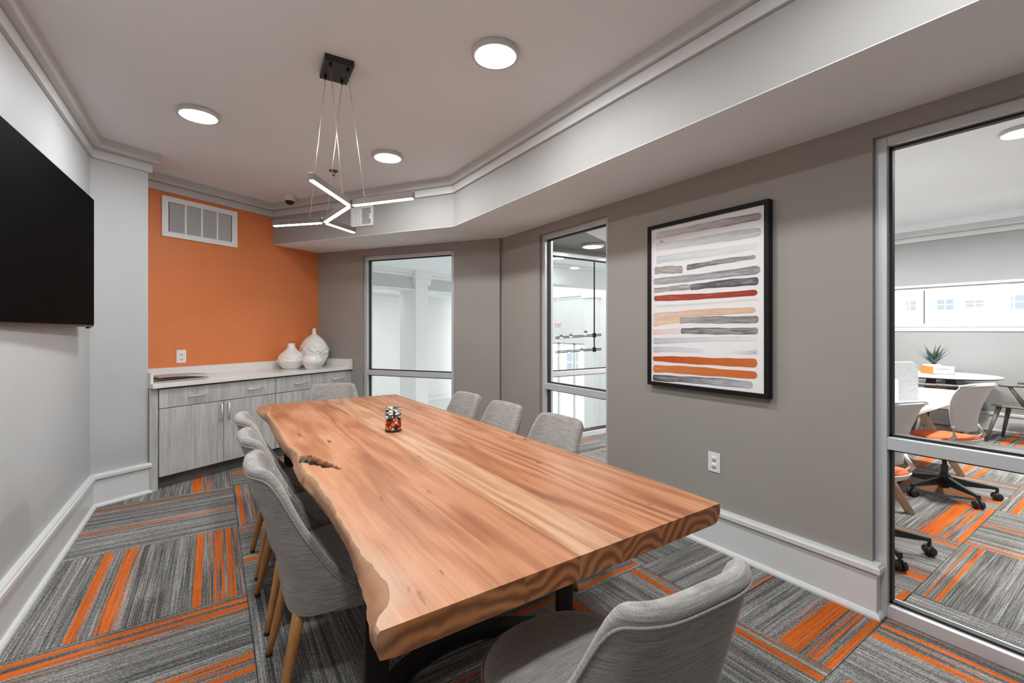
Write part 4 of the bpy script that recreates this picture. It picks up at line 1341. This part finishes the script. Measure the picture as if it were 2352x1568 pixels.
box('spine', (-.006, -.105, 0.002), (.026, .105, .103), M['book_orange'], t, .002)
boxes('title_line', [((.055 + dx, -.1012, z), (.055 + dx + l_, -.1002, z + h_)) for dx, l_, z, h_ in ((.010, .035, .064, .010), (.050, .020, .064, .010), (.075, .042, .064, .010), (.122, .026, .064, .010),
      (0, .065, .044, .004), (.072, .05, .044, .004), (.130, .025, .044, .004), (.004, .05, .032, .003), (.06, .08, .032, .003), (.0, .155, .084, .002))], M['ink'], t)
t = thing('potted_plant', 'dark green spiky succulent in a low white pot standing on the book', 'plant', (8.22, 1.875, .863), R(-47))
box('pot', (-.10, -.05, 0), (.055, .05, .022), M['white_plastic'], t, .003)
rl = random.Random(5)
for k in range(18):
    a = R(k * 137.5); ring_ = k / 18
    el = R(82 - 40 * ring_) ; L_ = .27 - .06 * ring_ + rl.uniform(-.03, .03)
    d = Vector((math.cos(a) * math.cos(el), math.sin(a) * math.cos(el), math.sin(el)))
    side = Vector((-math.sin(a), math.cos(a), 0)); nrm = d.cross(side)
    v, fc = [], []
    for i in range(7):
        q = i / 6
        p = Vector((0, 0, .018)) + d * L_ * q + Vector((math.cos(a), math.sin(a), 0)) * .05 * q * q
        ww = (.016 + .016 * math.sin(math.pi * min(1, q * 1.25))) * (1 - q) ** .6 + .0008
        v += [p + side * ww + nrm * .004 * (1 - q), p - nrm * .006 * (1 - q) - Vector((0, 0, .001)), p - side * ww + nrm * .004 * (1 - q), p + nrm * .0015]
    for i in range(6):
        for j in range(4): fc.append((4 * i + j, 4 * i + (j + 1) % 4, 4 * i + 4 + (j + 1) % 4, 4 * i + 4 + j))
    fc += [(0, 1, 2, 3), (27, 26, 25, 24)]
    obj('leaf', v, fc, M['aloe'], t)

# dark wood round-back chairs
def make_round_chair():
    root = empty('wooden_chair')
    arc = [(.285 * math.sin(R(a)), -.25 * math.cos(R(a)) * (1.0 if abs(a) < 90 else .9), .715 - .02 * (abs(a) / 115)) for a in range(-115, 116, 10)]
    tube('back_rail', arc, .026, M['ash_dark'], root, 10, flat=.62)
    v, fc = [], []
    N = 32
    for r_, z in ((.90, .428), (1.0, .436), (1.0, .448), (.93, .456), (.4, .448)):
        for k in range(N):
            a = 2 * math.pi * k / N; ca, sa = math.cos(a), math.sin(a)
            v.append((.245 * r_ * math.copysign(abs(ca) ** .7, ca), .225 * r_ * math.copysign(abs(sa) ** .7, sa), z))
    for i in range(4):
        for k in range(N): fc.append((i * N + k, i * N + (k + 1) % N, (i + 1) * N + (k + 1) % N, (i + 1) * N + k))
    fc.append(tuple(range(N))[::-1]); fc.append(tuple(range(4 * N, 5 * N)))
    obj('seat', v, fc, M['ash_dark'], root, smooth=True)
    for sx in (-1, 1):
        tube('back_post', [(sx * .185, -.10, .445), (sx * .275, .02, .700)], .026, M['ash_dark'], root, 10, r1=.017)
        tube('back_post', [(sx * .185, -.10, .445), (sx * .235, -.145, .700)], .022, M['ash_dark'], root, 10, r1=.017)
        for fy in (-1, 1):
            tube('leg', [(sx * .15, fy * .135, .43), (sx * .245, fy * .225, 0)], .026, M['ash_dark'], root, 12, r1=.015)
    return root
rc0 = make_round_chair()
GR = 'dark wooden round back chairs at the round table'
for k, (x, y, rz, l) in enumerate(((7.22, 1.60, R(-72), 'dark wooden round back chair before the round table, nearer the white desk'),
                                   (8.04, 1.06, R(-8), 'dark wooden round back chair at the right side of the round table'))):
    c = rc0 if k == 0 else copy_tree(rc0)
    c.location = (x, y, 0); c.rotation_euler = (0, 0, rz)
    tag(c, l, 'chair', GR)

# ================================================================ atrium beyond the glazing
GD = Vector((math.sin(R(72)), math.cos(R(72)))); GN = Vector((-GD.y, GD.x))
FZ = -2.2
tag(box('floor_atrium', (-14, 4.36, FZ - .2), (16, 34, FZ), M['tile_pale']), kind='structure')
def crown_on(fr, z, x0, x1):
    sweep_x('crown_moulding', [(0, z - .155), (-.022, z - .155), (-.022, z - .09), (-.012, z - .085), (-.058, z - .078), (-.066, z - .055), (-.066, z), (0, z)], x0, x1, M['atrium_white'], fr)
# far wall
W = Vector((9.366, 21.288))
f = wall_frame('wall_atrium_far', W, GD)
box('wall_panel', (-16, 0, FZ), (2.7, .2, 3.05), M['atrium_white'], f)
crown_on(f, 3.05, -16, 2.7)
sweep_x('baseboard', [(y, z + FZ) for y, z in BASE], -16, 2.7, M['atrium_white'], f)
# dropped beam on a column
BM = Vector((4.151, 10.458))
f = wall_frame('wall_atrium_beam', BM + GN * .06, GD)
box('beam', (-9, 0, 2.37), (3.2, .55, CEIL), M['atrium_grey'], f)
crown_on(f, CEIL, -9, 3.2)
box('ceiling_lip', (-9, -.02, 2.35), (3.2, .57, 2.37), M['atrium_white'], f)
t = thing('column', 'square white column with a stepped capital seen through the far window', 'column', (BM.x, BM.y, FZ), rz_of(GD))
box('shaft', (0, 0, 0), (.40, .62, 2.62 - FZ), M['atrium_white'], t, .004)
box('lower_capital', (-.05, -.05, 2.48 - FZ), (.45, .67, 2.63 - FZ), M['atrium_white'], t, .004)
box('upper_capital', (-.08, -.08, 2.63 - FZ), (.48, .70, CEIL - FZ), M['atrium_white'], t, .006)
tag(prism('ceiling_gallery', [(-4, 6.45), (1.4, 6.45), (2.7, 4.35), (9.5, 4.35), (9.5, 14.0), (8.0, 12.2), (-4, 8.0)], CEIL, CEIL + .1, M['ceil_w']), kind='structure')
tag(prism('ceiling_atrium', [(-7, 8.6), (8.0, 13.4), (12, 14.8), (12, 25), (-7, 19)], 3.05, 3.15, M['ceil_w']), kind='structure')
# second beam and wall seen through window 2
f = wall_frame('wall_gallery_beam', (4.9, 7.638), (1, 0))
box('beam', (0, 0, 2.37), (6.5, .5, CEIL), M['atrium_white'], f)
crown_on(f, CEIL, 0, 6.5)
f = wall_frame('wall_atrium_right', (10.835, 17.5), (0, -1))
# window opening in that wall: x from .9 to 6.2, z FZ..0.86
boxes('wall_panel', [((-3, 0, .88), (8.2, .2, 3.05)), ((-3, 0, FZ), (.9, .2, .88)), ((6.19, 0, FZ), (8.2, .2, .88)), ((8.2, 0, FZ), (13, .2, 3.05))], M['atrium_white'], f)
crown_on(f, 2.64, -3, 6.2)
box('pilaster', (6.19, -.30, FZ), (6.62, 0, 2.64), M['atrium_white'], f, .004)
box('pilaster_capital', (6.10, -.36, 2.44), (6.70, 0, 2.64), M['atrium_white'], f, .004)
f = wall_frame('window_6', (10.835, 17.5), (0, -1))
for x in (.93, 2.15, 3.40, 4.40, 5.28, 6.16):
    box('mullion', (x - .035, .05, FZ), (x + .035, .13, .88), M['alu'], f)
for z in (FZ + .03, -.95, .86):
    box('transom', (.9, .05, z - .03), (6.19, .13, z + .03), M['alu'], f)
for a, b in ((.965, 2.115), (2.185, 3.365), (3.435, 4.365), (4.435, 5.245), (5.315, 6.125)):
    for za, zb in ((FZ + .06, -.98), (-.92, .83)):
        box('pane', (a, .085, za), (b, .091, zb), M['glass'], f)
f = wall_frame('wall_atrium_light_block', (-1.2, 6.75), (0, 1))  # unseen wall added to keep sky light off the column's left face
box('wall_panel', (0, 0, FZ), (15, .2, 3.05), M['atrium_white'], f)
# atrium lights
G3 = 'round ceiling lights of the atrium'
disc_light('round light beyond the second window, just under the top frame', 5.77, 6.95, G3, M['lens_a'], CEIL, .14)
disc_light('round light seen edge on beyond the gallery beam', 6.72, 8.60, G3, M['lens_a'], CEIL, .14)
disc_light('round light of the atrium farther away above the exit sign', 8.6, 10.9, G3, M['lens_a'], CEIL, .20)
for x, y, l in ((3.5, 14.5, 'nearest the beam'), (6.5, 15.5, 'right of the column'), (4.5, 18.0, 'nearest the white far wall'), (8.5, 17.5, 'nearest the big atrium window')):
    disc_light('unseen round light added to brighten the atrium, ' + l, x, y, G3, M['lens_a'], 3.05, .22)  # unseen lamps added because the atrium would render dark without them
# exit sign on its wall
t = thing('exit_sign', 'small white exit sign with red letters beyond the narrow window', 'sign', (10.46, 12.60, 1.42), rz_of(Vector((.83, -.55))))
box('housing', (-.15, -.03, 0), (.15, .03, .215), M['white_plastic'], t, .006)
box('ceiling_stem', (-.01, -.01, .215), (.01, .01, 1.40), M['white_plastic'], t)
def seg(x0, z0, x1, z1, w_=.014):
    d = Vector((x1 - x0, z1 - z0)).normalized(); n = Vector((-d.y, d.x)) * w_ / 2
    pts = [(x0 + n.x, z0 + n.y), (x0 - n.x, z0 - n.y), (x1 - n.x, z1 - n.y), (x1 + n.x, z1 + n.y)]
    return pts
def letter(segs):
    v, fc = [], []
    for sg in segs:
        n = len(v)
        v += [(x, -.034, z) for x, z in seg(*sg)] + [(x, -.029, z) for x, z in seg(*sg)]
        fc += [(n, n + 1, n + 2, n + 3), (n, n + 4, n + 5, n + 1), (n + 1, n + 5, n + 6, n + 2), (n + 2, n + 6, n + 7, n + 3), (n + 3, n + 7, n + 4, n)]
    obj('letter', v, fc, M['red'], t)
za, zb, zm = .03, .185, .108
letter([(-.115, za, -.115, zb), (-.122, zb - .007, -.065, zb - .007), (-.122, zm, -.070, zm), (-.122, za + .007, -.065, za + .007)])
letter([(-.045, za, .010, zb), (-.045, zb, .010, za)])
letter([(.036, za, .036, zb)])
letter([(.062, zb - .007, .122, zb - .007), (.092, za, .092, zb)])
# track light on a rod
t = thing('track_light', 'suspended monorail track light with small lamp heads beyond the narrow window', 'track light', (4.965, 5.10, CEIL))
def tl(p): return (p[0] - 4.965, p[1] - 5.10, p[2] - CEIL)
tube('rod', [(0, 0, 0), tl((4.965, 5.1, 1.04))], .010, M['black_steel'], t, 8)
for z0, z1 in ((1.242, 1.290), (1.018, 1.065)):
    for dz in (0, -.022):
        tube('rail', [tl((4.46, 5.44, z0 + dz)), tl((5.06, 5.04, z1 + dz))], .008, M['rail_grey'], t, 6)
    zc = z0 + (z1 - z0) * .84
    box('connector', tl((4.945, 5.08, zc - .045)), tl((4.985, 5.12, zc + .025)), M['black_steel'], t, .003)
for x, y, z in ((4.534, 5.388, 1.249), (4.659, 5.305, 1.262), (4.852, 5.176, 1.312), (4.801, 5.21, 1.038), (4.640, 5.317, 1.015)):
    h = lathe('lamp_head', [(.010, .035), (.024, .030), (.030, -.010), (.022, -.012)], M['chrome'], t, 14, loc=tl((x, y, z)))
    lathe('bulb', [(.022, -.011), (.016, -.018), (.001, -.020)], M['bulb'], h, 14)

# ================================================================ outdoors
tag(box('ground', (10.9, -30, -3.4), (80, 60, -3.2), M['pavement']), kind='structure')
def building(label, x, y0, y1, z1, mats, wins, group):
    t = thing('apartment_building', label, 'building', (x, y0, -3.2), 0, group)
    box('facade', (0, 0, 0), (8, y1 - y0, z1 + 3.2), mats, t)
    box('parapet', (-.15, 0, z1 + 3.2), (8.1, y1 - y0, z1 + 3.5), M['bld_white'], t)
    for yy, zz, ww, hh in wins:
        wf = box('window', (-.06, yy - y0 - .12, zz + 3.2 - .12), (.0, yy - y0 + ww + .12, zz + 3.2 + hh + .12), M['bld_white'], t)
        for a in (0, 1):
            for b in (0, 1):
                box('pane', (-.075, yy - y0 + a * (ww / 2 + .06), zz + 3.2 + b * (hh / 2 + .05)), (-.05, yy - y0 + a * (ww / 2 + .06) + ww / 2 - .06, zz + 3.2 + b * (hh / 2 + .05) + hh / 2 - .05), M['bld_glass'], wf)
GB = 'pale apartment buildings across the street'
# seen through the band window of the office
building('white apartment house far across the street, left end of the band window', 60.5, 16.75, 26, 12, M['bld_white'], [(18.5, 3.4, 1.1, 1.0), (22.0, 3.4, 1.1, 1.0)], GB)
building('pale grey apartment bay far across the street with one four pane window', 60.0, 14.6, 16.65, 12, M['bld_grey'], [(15.05, 3.4, 1.05, 1.0), (15.05, .4, 1.05, 1.0)], GB)
building('white apartment house far across the street with two windows side by side', 60.5, 9.5, 14.5, 12, M['bld_white'], [(12.35, 3.4, 1.2, 1.0), (10.3, 3.6, 1.2, .6), (12.35, .4, 1.2, 1.0), (10.3, .4, 1.2, 1.0)], GB)
building('white apartment house far across the street, right end of the band window', 60.0, -6.0, 9.4, 12, M['bld_white'], [(7.7, 3.3, 1.2, 1.2), (4.0, 3.3, 1.2, 1.2), (7.7, .4, 1.2, 1.2)], GB)
# seen through the atrium window
building('pale brick building outside the atrium window', 22.0, 21.0, 26.0, 9, M['bld_brick'], [(22.2, -1.8, 1.2, 1.6), (24.2, -1.8, 1.2, 1.6), (22.2, 1.2, 1.2, 1.6), (24.2, 1.2, 1.2, 1.6)], GB)
building('white building outside the atrium window', 23.0, 12.0, 20.9, 9, M['bld_white'], [(18.0, -1.4, 1.2, 1.4), (15.0, -1.4, 1.2, 1.4), (18.0, 1.6, 1.2, 1.4)], GB)
